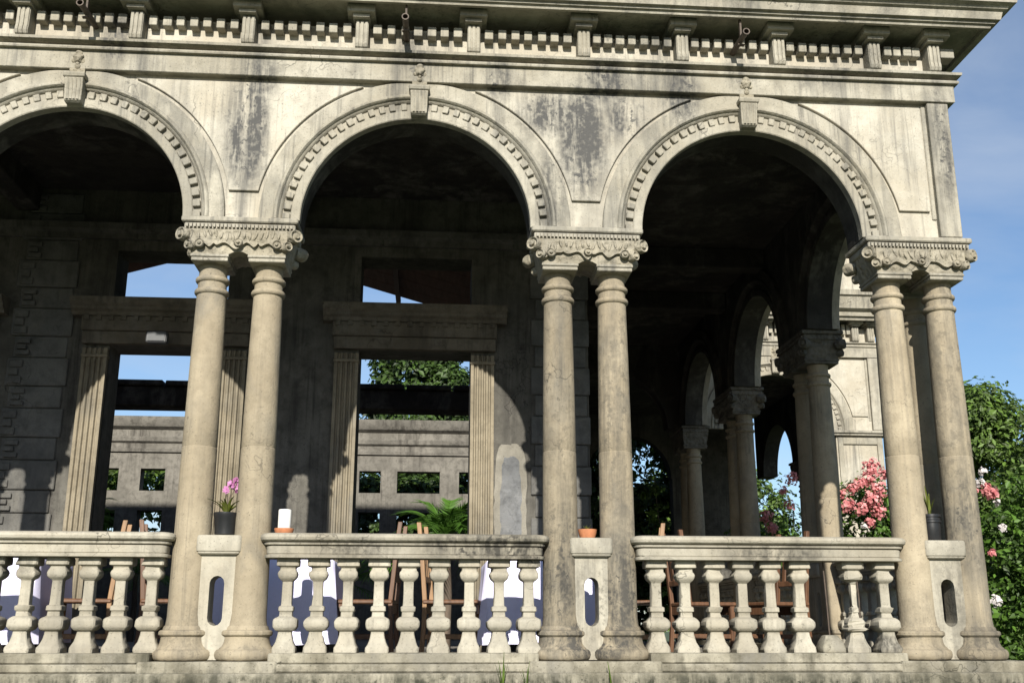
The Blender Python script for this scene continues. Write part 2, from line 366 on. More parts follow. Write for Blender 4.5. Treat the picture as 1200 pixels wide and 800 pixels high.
def column_meshes(h=2.71):
    pr = [(.135,.20),(.129,.225),(.124,.27),(.1225,.6),(.120,1.1),(.1182,1.395),(.1150,1.399),(.1150,1.403),(.1180,1.408),(.116,1.6),(.110,2.1),(.1035,2.48),(.103,2.492),(.114,2.497),(.121,2.508),(.121,2.522),(.114,2.533),(.101,2.538),(.100,2.582),(.112,2.588),(.119,2.598),(.119,2.612),(.112,2.622),(.099,2.627),(.0975,2.68),(.104,2.70),(.104,2.712)]
    m = MB(); m.lathe(pr, seg=36); sh = m.mesh('column', 'column', smooth=38)
    bp = [(.160,-.0055),(.186,-.003),(.200,.010),(.206,.030),(.204,.050),(.194,.064),(.180,.069),(.178,.075),(.166,.086),(.157,.105),(.153,.128),(.152,.146),(.162,.151),(.170,.160),(.170,.176),(.162,.186),(.144,.19),(.142,.203),(.135,.215)]
    m = MB(); m.lathe(bp, seg=36); bs = m.mesh('column_base', 'column', smooth=38)
    return sh, bs
SHAFT, BASE = column_meshes()
def column(x, y, label=None, rz=None):
    c = link('column', SHAFT, B, (x, y, 0), (0, 0, random.uniform(0, 6)), label)
    link('column_base', BASE, c, (x, y, 0))
    return c

def capital(T, u0, ua=-.41, ub=.41, n0=-.21, n1=.21, twin=True, detail=True, mt='trim', mc='carved'):
    """carved twin capital: leaf layer with scalloped edge, corner volutes, rosettes, bead course, abacus"""
    m = MB(T); cu = (ua+ub)/2; hw = (ub-ua)/2
    def zlow(x):
        if twin and abs(x) < .098: return 2.69+math.sqrt(max(.098**2-x*x, 0))*.95
        return 2.757
    xs = sorted(set([round(-.33+.66*i/22, 4) for i in range(23)]+[-.0981,.0981,-.0979,.0979]+[round(.098*math.sin(R(a)),4) for a in range(-84,85,12)])) if twin else [-(hw-.08), hw-.08]
    rings = []
    for x in xs:
        e = x*(hw-.035)/(hw-.08) ; lo = zlow(x)
        rings.append([(u0+cu+x,n0+.045,max(lo,2.757)),(u0+cu+x,n1-.045,max(lo,2.757)),(u0+cu+e,n1-.02,2.935),(u0+cu+e,n0+.02,2.935)])
    m.loft(rings)
    cap = link('capital', m.mesh('capital', mc, smooth=30), B)
    for cx in ((-C, C) if twin else (0,)):
        s = MB(T); q = .128 if twin else hw-.08
        s.box(u0+cu+cx-q, u0+cu+cx+q-(.024 if (twin and cx<0) else 0)*0, n0+.04, n1-.04, 2.708, 2.735); s.box(u0+cu+cx-q-.006, u0+cu+cx+q+.006, n0+.032, n1-.032, 2.736, 2.7565)
        link('capital_slab', s.mesh('capital_slab', mt, bevel=.005), cap)
    a = MB(T); a.box(u0+ua, u0+ub, n0, n1, 2.99, 3.03); a.box(u0+ua+.02, u0+ub-.02, n0+.02, n1-.02, 2.935, 2.9895)
    link('abacus', a.mesh('abacus', mt, bevel=.008), cap)
    if not detail: return cap
    bd = MB(T); k = int((ub-ua-.06)/.027)
    for i in range(k):
        x = u0+ua+.03+(i+.5)*(ub-ua-.06)/k
        for nn in (n1-.012, n0+.012): bd.box(x-.0085, x+.0085, nn-.012, nn+.012, 2.948, 2.975)
    bo = link('bead_course', bd.mesh('bead_course', mt), cap); bo['kind'] = 'stuff'
    for sgn, nf in ((1, n1-.03), (-1, n0+.03)):
        lf = MB(T); sec = []; N = 64
        for i in range(N+1):
            x = -hw+.07+(2*hw-.14)*i/N; ph = abs(x)/(hw-.07)
            lob = abs(math.sin(x*24+1.3*math.sin(x*17+u0*3)))**.7*(.6+.4*math.sin(x*41+u0*7))
            z = 2.85-.022*ph-.042*lob-.03*math.exp(-(x/.045)**2)
            sec.append((u0+cu+x, z, 2.934))
        lf.strips(sec, nf-.012*sgn, nf+.022*sgn)
        for q in range(15):      # acanthus lobes standing out of the leaf band
            x = (-hw+.11)+(2*hw-.22)*(q+.5)/15; tl = random.uniform(-.5,.5); zc_ = random.uniform(2.872,2.905); ln_ = random.uniform(.026,.036)
            lf.loft([[(u0+cu+x+tl*t*ln_+.011*w_*math.cos(2*PI*k_/6), nf+sgn*(.020+.012*w_*math.sin(2*PI*k_/6)+.006*abs(t)), zc_+t*ln_) for k_ in range(6)] for t, w_ in ((-1,.15),(-.6,.9),(0,1.15),(.6,.8),(1,.15))])
        lo_ = link('leaf_band', lf.mesh('leaf_band', mc, smooth=30), cap); lo_['kind'] = 'stuff'
        for (x, z, r) in [(0,2.835,.032),(hw-.14,2.825,.034),(-hw+.14,2.825,.034)]:
            rz = MB(T); cyl = []
            for (rr, dn) in ((r,.0),(r,.022),(r*.82,.03),(r*.6,.020),(r*.42,.022),(r*.3,.036),(.001,.038)):
                cyl.append([(u0+cu+x+rr*math.cos(2*PI*j/14), nf+sgn*(.012+dn), z+rr*math.sin(2*PI*j/14)) for j in range(14)])
            rz.loft(cyl); link('rosette', rz.mesh('rosette', mc, smooth=40), cap)
        for su in (-1, 1):
            for (du, dz, r, ln) in ((.004,2.892,.050,.055),(-.05,2.815,.036,.05)):
                vt = MB(T); ax = Vector((su*.6, sgn*.8, 0)).normalized(); sv = Vector((-ax.y, ax.x, 0)); cyl = []
                c0 = Vector((u0+cu+su*(hw-.03+du), nf+sgn*.0, dz))
                for (rr, t) in ((r*.7,-ln),(r,-ln*.7),(r*1.03,0),(r,ln*.55),(r*.9,ln*.8),(r*.72,ln*.72),(r*.6,ln*.55),(r*.45,ln*.6),(r*.36,ln*.95),(.002,ln)):
                    cyl.append([tuple(c0+ax*t+sv*rr*math.cos(2*PI*j/14)+Vector((0,0,rr*math.sin(2*PI*j/14)))) for j in range(14)])
                vt.loft(cyl); link('volute', vt.mesh('volute', mc, smooth=35), cap)
    return cap

def round_rect(u0, u1, n0, n1, r, d):
    out = []; u0 -= d; u1 += d; n0 -= d; n1 += d; r = r+d
    for (cx, cn, a0) in ((u1-r,n1-r,0),(u0+r,n1-r,90),(u0+r,n0+r,180),(u1-r,n0+r,270)):
        for k in range(6):
            a = R(a0+18*k); out.append((cx+r*math.cos(a), cn+r*math.sin(a)))
    return out
RAIL = [(.6505,.0),(.652,.016),(.668,.019),(.671,.012),(.672,.002),(.676,-.002),(.680,.004),(.722,.008),(.728,.002),(.731,-.004),(.734,.004),(.737,.022),(.748,.025),(.751,.016),(.754,.014),(.758,.036),(.768,.048),(.784,.053),(.800,.048),(.809,.034),(.813,.012)]
def rail(T, u0, u1, parent, n0=-.02, n1=.15):
    m = MB(T); m.loft([[(a,b,z) for a, b in round_rect(u0,u1,n0,n1,.05,d)] for z, d in RAIL])
    return link('handrail', m.mesh('handrail', 'baluster', smooth=32), parent)
BALP = [(.080,.045),(.081,.06),(.080,.078),(.071,.092),(.060,.115),(.052,.14),(.047,.16),(.046,.176),(.049,.181),(.058,.184),(.069,.190),(.077,.199),(.082,.211),(.084,.226),(.0835,.242),(.079,.255),(.070,.265),(.056,.272),(.044,.277),(.042,.303),(.046,.308),(.052,.312),(.052,.338),(.046,.342),(.038,.346),(.036,.36),(.0355,.43),(.035,.498),(.040,.506),(.054,.516),(.064,.530),(.067,.548),(.064,.564),(.056,.576),(.053,.586),(.055,.594),(.070,.598),(.077,.604),(.078,.638),(.074,.6505)]
BALMS = []
for v_ in range(5):
    bm_ = MB(); bm_.square([(r*.945*random.uniform(.975,1.025), z+random.uniform(-.0015,.0015)) for r, z in BALP], ch=.13)
    if v_ > 1:      # knocked corners
        for _ in range(4):
            q = random.randrange(len(bm_.v)); c_ = Vector(bm_.v[q])
            for i_, p_ in enumerate(bm_.v):
                if (Vector(p_)-c_).length < .022: bm_.v[i_] = (p_[0]*.82, p_[1]*.82, p_[2])
    BALMS.append(bm_.mesh('baluster', 'baluster', smooth=42))
def balustrade(T, ua, ub, count, px, name='balustrade', skip=(), rzfun=0, u_first=None, pitch=None):
    m = MB(T); m.box(ua+.128, ub-.128, -.16, .19, -.02, .044)
    p = link(name, m.mesh('kerb_course', 'plinth', bevel=.008), B)
    rail(T, ua+.075, ub-.095, p)
    u1 = u_first if u_first is not None else ua+.13
    pt = pitch if pitch else (ub-ua-.26)/(count-1)
    for i in range(count):
        if i in skip: continue
        x, y, z = T(u1+i*pt, .035, 0)
        b = link('baluster', random.choice(BALMS), p, (x+random.uniform(-.003,.003), y, z), (0, 0, rzfun+random.uniform(-.05,.05)))
    return p, u1, pt
# front arcade ---------------------------------------------------------------
PIERS = [-BP*k for k in range(6)]
for k in range(5):
    ub = PIERS[k]; ua = PIERS[k+1]; uc = (ua+ub)/2
    wall_bay(FRONT, ua, .34 if k == 0 else ub, uc=uc)
    av = archivolt(FRONT, uc)
    if k < 3: arch_dentils(FRONT, uc, av)
    if k < 4: keystone(FRONT, uc)
for k, u in enumerate(PIERS[:5]):
    if k == 0: spandrel(FRONT, 0, True, False, uend=.135)
    else: spandrel(FRONT, u)
m = MB(FRONT); m.box(.185, .352, .10, .19, 3.04, 4.149); m.box(.15,.185,.1,.152,3.19,4.149)
link('corner_strip', m.mesh('corner_strip', 'trim', bevel=.006), B)
m = MB(FRONT); rings = []
def mitre(n, z, y1=WY-.1, x0=-12.6): return [(x0,-n,z),(.2+n,-n,z),(.2+n,y1,z)]
def sweep(name, prof, mat, back=-.138, **kw):
    pts = [(back, prof[0][1])]+prof+[(back, prof[-1][1])]
    rows = [mitre(n, z, **kw) for n, z in pts]; m = MB()
    rings = [[rows[i][j] for i in range(len(rows))] for j in range(3)]
    m.loft(rings); return link(name, m.mesh(name, mat, smooth=25), B)
sweep('architrave_band', [(.20,4.152),(.206,4.156),(.206,4.298)], 'trim', back=.1)
sweep('architrave_moulding', [(.205,4.299),(.236,4.301),(.240,4.312),(.236,4.324),(.200,4.328),(.194,4.352),(.232,4.356),(.258,4.362),(.262,4.382),(.240,4.392),(.160,4.400)], 'trim')
sweep('frieze', [(.150,4.4005),(.150,4.615),(.02,4.617),(.02,4.6995)], 'wall')
sweep('cornice', [(.02,4.70),(.2,4.702),(.395,4.705),(.400,4.676),(.432,4.673),(.440,4.692),(.460,4.697),(.463,4.712),(.492,4.716),(.498,4.745),(.506,4.775),(.530,4.784),(.545,4.80),(.582,4.812),(.590,4.85),(.60,4.90),(.45,4.96),(.1,5.0)], 'trim')
CONS = [-9.18,-8.34,-7.5,-6.66,-5.845,-5.03,-4.19,-3.35,-2.51,-1.748,-.99,-.23,.25]
def console_mesh():
    m = MB(FRONT); P = [(.10,4.61),(.262,4.61),(.262,4.46),(.268,4.44),(.270,4.415),(.262,4.395),(.245,4.386),(.225,4.392),(.205,4.405),(.13,4.41)]
    m.prof_u(P, -.054, .054)
    for a in (-.036, 0, .036):
        m.prof_u([(.2,4.607),(.272,4.607),(.272,4.46),(.278,4.44),(.280,4.415),(.270,4.39),(.25,4.38),(.22,4.39)], a-.0125, a+.0125)
    return m.mesh('console', 'trim', bevel=.003)
CM = console_mesh()
mm_ = MB(FRONT); mm_.box(-.104,.104,.03,.352,4.640,4.70); mm_.box(-.064,.064,.03,.316,4.614,4.640)
MUT = mm_.mesh('mutule', 'trim', bevel=.003)
for u in CONS:
    link('console', CM, B, (u, 0, 0), scale=(.88,1,1)); link('mutule', MUT, B, (u-.005, 0, 0))
dm = MB(FRONT); dm.box(-.031,.031,.12,.232,4.525,4.603); DM = dm.mesh('dentil', 'trim', bevel=.004)
fr = [o for o in B.children if o.name.startswith('frieze')][0]
for a, b in zip(CONS[:-1], CONS[1:]):
    k = 7 if b-a > .6 else 4
    for i in range(k):
        u = a+.088+(b-a-.176)*(i+.5)/k*1.0 if k == 4 else a+(b-a)*(i+1.15)/(k+1.3)
        if random.random() < .0: continue
        link('dentil', DM, fr, (u+random.uniform(-.004,.004), random.uniform(-.004,.004), random.uniform(-.004,.004)), scale=(random.uniform(.92,1.06),1,1))
m = MB(FRONT); m.box(.32,.43,.12,.232,4.525,4.603); link('dentil', m.mesh('corner_dentil','trim',bevel=.004), fr)
# drain spouts with their hanger straps
for u in (-6.17, -3.86, -1.325, -8.7):
    m = MB(FRONT); z0 = 4.515; seg = 16
    ring = lambda n, r, z: [(u+r*math.cos(2*PI*j/seg), n, z+r*math.sin(2*PI*j/seg)) for j in range(seg)]
    m.loft([ring(.14,.024,z0+.02), ring(.49,.022,z0-.012), ring(.505,.027,z0-.014), ring(.525,.027,z0-.015), ring(.525,.019,z0-.015), ring(.30,.018,z0+.0)])
    sp = link('drain_spout', m.mesh('drain_spout', 'iron', smooth=40), B)
    m = MB(FRONT); m.box(u-.006,u+.008,.36,.39,4.528,4.69); m.box(u-.026,u+.026,.36,.39,4.468,4.4755)
    link('hanger_strap', m.mesh('hanger_strap', 'iron'), sp)
# columns, capitals, pier blocks ---------------------------------------------
CL = {(0,1):'grey weathered corner column with dark damp patch low down'}
for k, u in enumerate(PIERS):
    for s in (-1, 1): column(u+s*C, 0, CL.get((k, s)))
    capital(FRONT, u, detail=k < 4)
column(C, 2*C)
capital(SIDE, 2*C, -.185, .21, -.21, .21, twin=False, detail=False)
def slit_block(T, u0):
    hw, zb, zt = .112, .0, .672; sw, s0, s1 = .048, .215, .535; m = MB(T)
    # outline tapering to a tongue at the foot, with an oblong slit with round ends
    out = [(-.03,zb),(.03,zb),(.07,.05),(.095,.12),(.105,.2),(hw,.3),(hw,zt),(-hw,zt),(-hw,.3),(-.105,.2),(-.095,.12),(-.07,.05)]
    zs = [zb,.05,.12,.2]+[s0+.0]+[s0+sw*(1-math.cos(R(a))) for a in (30,60,90)]+[.3,.38,.45]+[s1-sw*(1-math.cos(R(a))) for a in (90,60,30)]+[s1,.58,zt]
    zs = sorted(set(round(z,4) for z in zs))
    def hwid(z):
        tab = [(0,.035),(.05,.066),(.12,.086),(.2,.097),(.3,hw),(zt,hw)]
        for (a,b),(c,d) in zip(tab,tab[1:]):
            if z <= c: return b+(d-b)*(z-a)/(c-a)
        return hw
    def swid(z):
        if z <= s0 or z >= s1: return 0
        d = min(z-s0, s1-z)
        return sw if d >= sw else math.sqrt(max(sw*sw-(sw-d)**2,0))
    full = lambda q: m.loft([[(u0-hwid(z),-.085,z),(u0+hwid(z),-.085,z),(u0+hwid(z),.085,z),(u0-hwid(z),.085,z)] for z in q])
    full([z for z in zs if z <= s0]); full([z for z in zs if z >= s1])
    for sg in (-1,1):
        m.loft([[(u0+sg*max(swid(z),.004),-.085,z),(u0+sg*hwid(z),-.085,z),(u0+sg*hwid(z),.085,z),(u0+sg*max(swid(z),.004),.085,z)] for z in zs if s0 <= z <= s1])
    b = link('pier_block', m.mesh('pier_block', 'baluster', smooth=30), B)
    m = MB(T); m.loft([[(a,bb,z) for a, bb in round_rect(u0-.125,u0+.125,-.11,.11,.012,d)] for z, d in ((.672,.0),(.68,.012),(.69,.014),(.695,.022),(.71,.024),(.785,.024),(.797,.018),(.80,.008))])
    link('pier_cap', m.mesh('pier_cap', 'baluster', smooth=30), b)
for u in PIERS[:4]: slit_block(FRONT, u)
for k in range(4):
    ua, ub = PIERS[k+1]+.245, PIERS[k]-.245
    if k == 0:      # the bay with the broken balusters
        p, u1, pt = balustrade(FRONT, ua, ub, 9, 0, skip=(6,7), u_first=-2.052, pitch=.2005)
        m = MB(); m.square([(.082,.045),(.082,.072),(.078,.085),(.066,.118),(.05,.146),(.045,.156),(.03,.16)], ch=.13)
        x, y, z = FRONT(u1+6*pt, .035, 0)
        st = link('baluster_stub', m.mesh('baluster_stub','plinth',bevel=.004,smooth=40), p, (x,y,0), label='broken baluster worn down to its foot with a bare iron rod')
        m = MB(); m.tube([(0,0,.14),(-.004,.002,.4),(-.012,0,.652)], .0055, 6); link('iron_rod', m.mesh('iron_rod','iron',smooth=40), st, (x,y,0))
        bp = []
        for r, z in BALP:
            q = .5 if .3 < z < .53 else (.72 if .2 < z < .3 else 1)
            if .535 <= z or z < .14: q = 1
            bp.append((r*q, z))
        m = MB(); rings = []
        for r, z in bp:
            k8 = r*.7; j = (lambda: random.uniform(-.006,.006) if .14 < z < .54 else 0)
            rings.append([(a+j()+(.008 if .3<z<.52 else 0), b+j(), z) for a, b in ((k8,-r),(r,-k8),(r,k8),(k8,r),(-k8,r),(-r,k8),(-r,-k8),(-k8,-r))])
        m.loft(rings); x, y, z = FRONT(u1+7*pt-.02, .035, 0)
        br = link('baluster', m.mesh('broken_baluster','baluster'), p, (x,y,0), label='damaged baluster with its shaft crumbled to the core')
        m = MB(); m.tube([(.03,-.03,.2),(.034,-.03,.4),(.028,-.03,.56)], .005, 6); link('iron_rod', m.mesh('iron_rod','iron',smooth=40), br, (x,y,0))
    else:
        ct = 9; balustrade(FRONT, ua, ub, ct, 0, u_first=PIERS[k+1]+.455, pitch=.2026)
    # rough step courses and pedestals
for k, u in enumerate(PIERS):
    m = MB(FRONT); m.box(u-.44, u+.44, -.24, .235, -.115, -.006); link('pedestal', m.mesh('pedestal','plinth',bevel=.012), B)
m = MB(FRONT); m.box(-12.9,.462,-.30,.225,-.075,-.022); link('plinth_step', m.mesh('plinth_step','plinth',bevel=.01), B)
m = MB(FRONT); m.box(-12.9,.54,-.30,.315,-.20,-.076); link('plinth_step', m.mesh('plinth_step','plinth',bevel=.012), B)
m = MB(FRONT); m.box(-12.9,.62,-.30,.40,-.36,-.201); link('plinth_step', m.mesh('plinth_step','plinth',bevel=.012), B)
m = MB(FRONT); m.box(-12.9,.56,-.30,.34,GZ-.1,-.361); link('base_wall', m.mesh('base_wall','plinth',bevel=.01), B)
# side arcade ----------------------------------------------------------------
for k in range(3):
    ua = .2+SP*k; ub = ua+SP
    wall_bay(SIDE, .1405 if k == 0 else ua, WY-.1405 if k == 2 else ub, uc=(ua+ub)/2)
    archivolt(SIDE, (ua+ub)/2)
    inner = lambda u, n, z: (.2-n, u, z)
    archivolt(inner, (ua+ub)/2, mat='shade_dark')
    balustrade(SIDE, ua+.245+(.2 if k == 0 else 0), ub-.245, 9, 0, rzfun=0)
for k in range(1, 4):
    y = .2+SP*k
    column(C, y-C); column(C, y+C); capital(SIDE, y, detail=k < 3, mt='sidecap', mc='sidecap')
    if k < 3: slit_block(SIDE, y)
# wing ------------------------------------------------------------------------
wall_bay(WFRONT, .3405, 3.10, uc=1.51)
wall_bay(WFRONT, -2.12, .06, uc=-.99, name='inner_arch_wall', mat='very_dark')
wv = archivolt(WFRONT, 1.51); arch_dentils(WFRONT, 1.51, wv, joined=True); keystone(WFRONT, 1.51)
spandrel(WFRONT, 2.76, True, False, uend=2.895)
m = MB(WFRONT); m.box(2.945,3.112,.10,.19,3.04,4.149); m.box(2.91,2.945,.1,.152,3.19,4.149); link('corner_strip', m.mesh('corner_strip','trim',bevel=.006), B)
for k in range(2):
    wall_bay(WSIDE, 8.01 if k == 0 else 10.57, 10.57 if k == 0 else 13.05, uc=9.29+2.5*k)
for y in (10.37, 10.77): column(2.96, y)
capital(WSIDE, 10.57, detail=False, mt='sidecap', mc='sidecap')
def wsweep(name, prof, mat, back=-.138):
    pts = [(back, prof[0][1])]+prof+[(back, prof[-1][1])]; m = MB()
    rows = [[(.345,WY-n,z),(2.96+n,WY-n,z),(2.96+n,13.3,z)] for n, z in pts]
    m.loft([[rows[i][j] for i in range(len(rows))] for j in range(3)])
    return link(name, m.mesh(name, mat, smooth=25), B)
wsweep('architrave_band', [(.20,4.152),(.206,4.298)], 'trim', back=.1)
wsweep('architrave_moulding', [(.205,4.299),(.226,4.312),(.208,4.330),(.204,4.350),(.238,4.362),(.240,4.382),(.160,4.400)], 'trim')
wf = wsweep('frieze', [(.150,4.4005),(.150,4.615),(.02,4.617),(.02,4.6995)], 'wall')
wsweep('cornice', [(.02,4.70),(.2,4.702),(.395,4.705),(.40,4.668),(.432,4.666),(.448,4.697),(.452,4.712),(.492,4.716),(.506,4.775),(.530,4.784),(.582,4.812),(.60,4.90),(.62,4.98),(.66,5.0),(.66,5.08),(.3,5.10)], 'trim')
for u in (.6,1.36,2.12,2.76,3.0): link('console', CM, B, (u, WY, 0)); link('mutule', MUT, B, (u, WY, 0))
dj = MB(WFRONT)
for a, b in ((.6,1.36),(1.36,2.12),(2.12,2.76)):
    for i in range(7): q = a+(b-a)*(i+1.15)/8.3; dj.box(q-.028,q+.028,.12,.222,4.505,4.66)
o = link('dentil_course', dj.mesh('dentil_course','trim'), wf); o['kind'] = 'stuff'
m = MB(WFRONT); m.box(.345,3.2,-.13,.22,5.10,5.85); at = link('attic_parapet', m.mesh('attic_parapet','wall',bevel=.01), B)
m = MB(WFRONT); m.box(1.6,2.6,.2,.245,5.22,5.70); link('attic_panel', m.mesh('attic_panel','wall',bevel=.008), at)
m = MB(WFRONT); m.box(.345,3.28,-.2,.3,5.852,5.93); link('attic_coping', m.mesh('attic_coping','trim',bevel=.008), at)
m = MB(WFRONT); m.box(2.38,3.09,-.135,.135,-.05,2.955); pb = link('corner_pier', m.mesh('corner_pier','wall',bevel=.006), B)
for (a,b,z0,z1) in ((2.40,2.475,.3,2.93),(2.995,3.075,.3,2.93),(2.475,2.995,2.83,2.93),(2.475,2.995,.3,.42)):
    m = MB(WFRONT); m.box(a,b,.12,.165,z0,z1); link('pier_moulding', m.mesh('pier_moulding','trim',bevel=.006), pb)
m = MB(WFRONT); m.box(2.33,3.16,-.2,.2,2.956,2.99); m.box(2.30,3.20,-.23,.23,2.99,3.029); link('pier_capital', m.mesh('pier_capital','trim',bevel=.006), pb)
m = MB(WFRONT); m.box(.345,3.2,-.2,.25,GZ-.1,-.051); link('base_wall', m.mesh('base_wall','plinth',bevel=.01), B)
m = MB(WSIDE); m.box(7.95,13.3,-.2,.25,GZ-.1,-.051); link('base_wall', m.mesh('base_wall','plinth',bevel=.01), B)
m = MB(SIDE); m.box(.35,WY-.3,-.2,.34,GZ-.1,-.06); link('base_wall', m.mesh('base_wall','plinth',bevel=.01), B)
# end wall of the veranda, arch to the garden
wall_bay(END, -2.12, 2.80, uc=.26, mat='inner', name='end_wall')
for q in ((-2.12,-.60,-.05,3.029),(1.12,2.80,-.05,3.029),(-2.12,2.80,4.301,4.7)):
    m = MB(END); m.box(q[0],q[1],-.14,.14,q[2],q[3]); link('end_wall', m.mesh('end_wall','inner'), B)
# ceilings, floors, roof terrace
for (x0,x1,y0,y1) in ((-12.6,.05,.14,2.39),(-2.12,.05,2.391,WY-.141),(-2.12,2.81,WY+.141,13.05)):
    m = MB(); m.box(x0,x1,y0,y1,4.285,4.66); link('veranda_ceiling', m.mesh('veranda_ceiling','very_dark'), B)
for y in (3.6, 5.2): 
    m = MB(); m.box(-2.12,.05,y-.1,y+.1,4.06,4.284); link('ceiling_beam', m.mesh('ceiling_beam','very_dark',bevel=.01), B)
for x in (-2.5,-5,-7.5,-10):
    m = MB(); m.box(x-.11,x+.11,.141,2.39,4.05,4.284); link('ceiling_beam', m.mesh('ceiling_beam','very_dark',bevel=.01), B)
m = MB(); m.box(-12.6,-.0,.301,2.9,-.3,FL); m.box(-2.3,.0,2.9,13.3,-.3,FL); m.box(.0,2.76,WY+.2,13.3,-.3,FL)
m.box(-12.6,-2.3,2.9,16,-.3,FL-.002); link('veranda_floor', m.mesh('veranda_floor','floor'), B)
m = MB(); m.box(-12.9,-12.61,-.13,16,GZ,8.5); link('sky_blocking_wall', m.mesh('sky_blocking_wall','inner'), B)  # unseen wall added to keep sky light out of the left end

# inner wall with doorways ------------------------------------------------------
def wall_holes(T, u0, u1, z0, z1, n0, n1, holes):
    us = sorted({u0,u1,*[h[0] for h in holes],*[h[1] for h in holes]}); zs = sorted({z0,z1,*[h[2] for h in holes],*[h[3] for h in holes]})
    m = MB(T)
    def solid(i, j):
        if i < 0 or j < 0 or i >= len(us)-1 or j >= len(zs)-1: return False
        a = (us[i]+us[i+1])/2; b = (zs[j]+zs[j+1])/2
        return not any(h[0] < a < h[1] and h[2] < b < h[3] for h in holes)
    for i in range(len(us)-1):
        for j in range(len(zs)-1):
            if not solid(i, j): continue
            a, b, c, d = us[i], us[i+1], zs[j], zs[j+1]
            m.add([(a,n1,c),(b,n1,c),(b,n1,d),(a,n1,d)], [(0,1,2,3)]); m.add([(a,n0,c),(b,n0,c),(b,n0,d),(a,n0,d)], [(3,2,1,0)])
            for (di,dj,q) in ((-1,0,[(a,n0,c),(a,n1,c),(a,n1,d),(a,n0,d)]),(1,0,[(b,n0,c),(b,n1,c),(b,n1,d),(b,n0,d)]),(0,-1,[(a,n0,c),(b,n0,c),(b,n1,c),(a,n1,c)]),(0,1,[(a,n0,d),(b,n0,d),(b,n1,d),(a,n1,d)])):
                if not solid(i+di, j+dj): m.add(q, [(0,1,2,3)])
    return m
DW = 2.4
BACK = lambda u, n, z: (u, DW-n, z)
DOORS = [(-4.31,-3.25),(-6.62,-5.57),(-8.95,-7.9)]
holes = [(a,b,-.06,2.74) for a,b in DOORS]+[(a-.01,b,3.185,3.68) for a,b in DOORS]
m = wall_holes(BACK, -12.6, -2.12, -.06, 8.5, -.36, 0, holes)
iw = link('inner_wall', m.mesh('inner_wall','inner'), B)
m = wall_holes(lambda u,n,z:(-2.12+n,u,z), 2.4005+.36, 13.05, -.06, 8.5, -.36, 0, [(4.2,5.2,-.06,2.74),(7.0,8.0,-.06,2.74),(9.8,10.8,-.06,2.74)])
link('inner_wall', m.mesh('inner_wall','inner'), B)
def pilaster(a, b, z0, z1):
    m = MB(BACK); k = 4; w = (b-a-.04)/k; poly = [(a,-.02),(a,.055),(a+.02,.055)]
    for i in range(k):
        s = a+.02+i*w
        poly += [(s+.008,.055),(s+.014,.042),(s+w*.35,.034),(s+w*.65,.034),(s+w-.014,.042),(s+w-.008,.055)]
    poly += [(b-.02,.055),(b,.055),(b,-.02)]
    m.prism(poly, z0, z1)
    p = link('fluted_pilaster', m.mesh('fluted_pilaster','pilaster',smooth=35), B)
    m = MB(BACK); m.box(a-.02,b+.02,-.02,.08,FL,.12); link('pilaster_base', m.mesh('pilaster_base','pilaster',bevel=.008), p)
    m = MB(BACK); m.box(a-.008,b+.008,-.02,.07,z1-.09,z1-.06); link('pilaster_necking', m.mesh('pilaster_necking','pilaster',bevel=.006), p)
for a, b in DOORS:
    pilaster(a-.225, a, .12, 2.70); pilaster(b, b+.22, .12, 2.70)
    m = MB(BACK); m.box(a-.24,b+.235,-.02,.075,2.741,2.86); m.box(a-.25,b+.245,-.02,.10,2.861,3.0)
    e = link('door_entablature', m.mesh('door_entablature','lintel',bevel=.008), B)
    m = MB(BACK); P = [(-.02,3.001),(.11,3.001),(.125,3.03),(.16,3.05),(.165,3.075),(.20,3.10),(.21,3.12),(.21,3.155),(-.02,3.165)]
    m.prof_u(P, a-.34, b+.335); link('door_cornice', m.mesh('door_cornice','lintel',smooth=30), e)
    for i in range(14):
        q = a-.2+(b-a+.4)*i/13; m = MB(BACK); m.box(q-.022,q+.022,.09,.118,2.955,2.998); link('dentil', m.mesh('dentil','lintel'), e)
m = MB(BACK); m.prof_u([(-.02,3.78),(.05,3.78),(.06,3.83),(.10,3.86),(.11,3.92),(-.02,3.93)], -12.6, -2.14); link('wall_string_course', m.mesh('wall_string_course','inner',smooth=30), B)
# rusticated quoin blocks on the inner wall, each one proud of the joints
def quoins(ua, ub, side):
    z = -.04; i = 0
    while z < 4.05:
        h = .27 if i % 2 == 0 else .205
        a, b = (ua, ub)
        if i % 2: a, b = ua+.045, ub-.03
        m = MB(BACK); m.box(a+random.uniform(-.006,.006), b, -.01, .030+random.uniform(-.005,.005)-(.010 if i % 2 else 0), z+.004, z+h-.004)
        q = link('quoin', m.mesh('quoin','quoin',bevel=.008), iw)
        if side:      # stepped raised key on each block
            for t in range(3):
                zz = z+.02+t*(h-.04)/3
                m = MB(BACK); m.box(a+.03, a+.15-.035*(t % 2), .02, .050, zz, zz+(h-.04)/3-.012); link('quoin', m.mesh('quoin_key','quoin',bevel=.005), iw)
        z += h; i += 1
quoins(-2.68, -2.112, False); quoins(-7.52, -6.97, True)
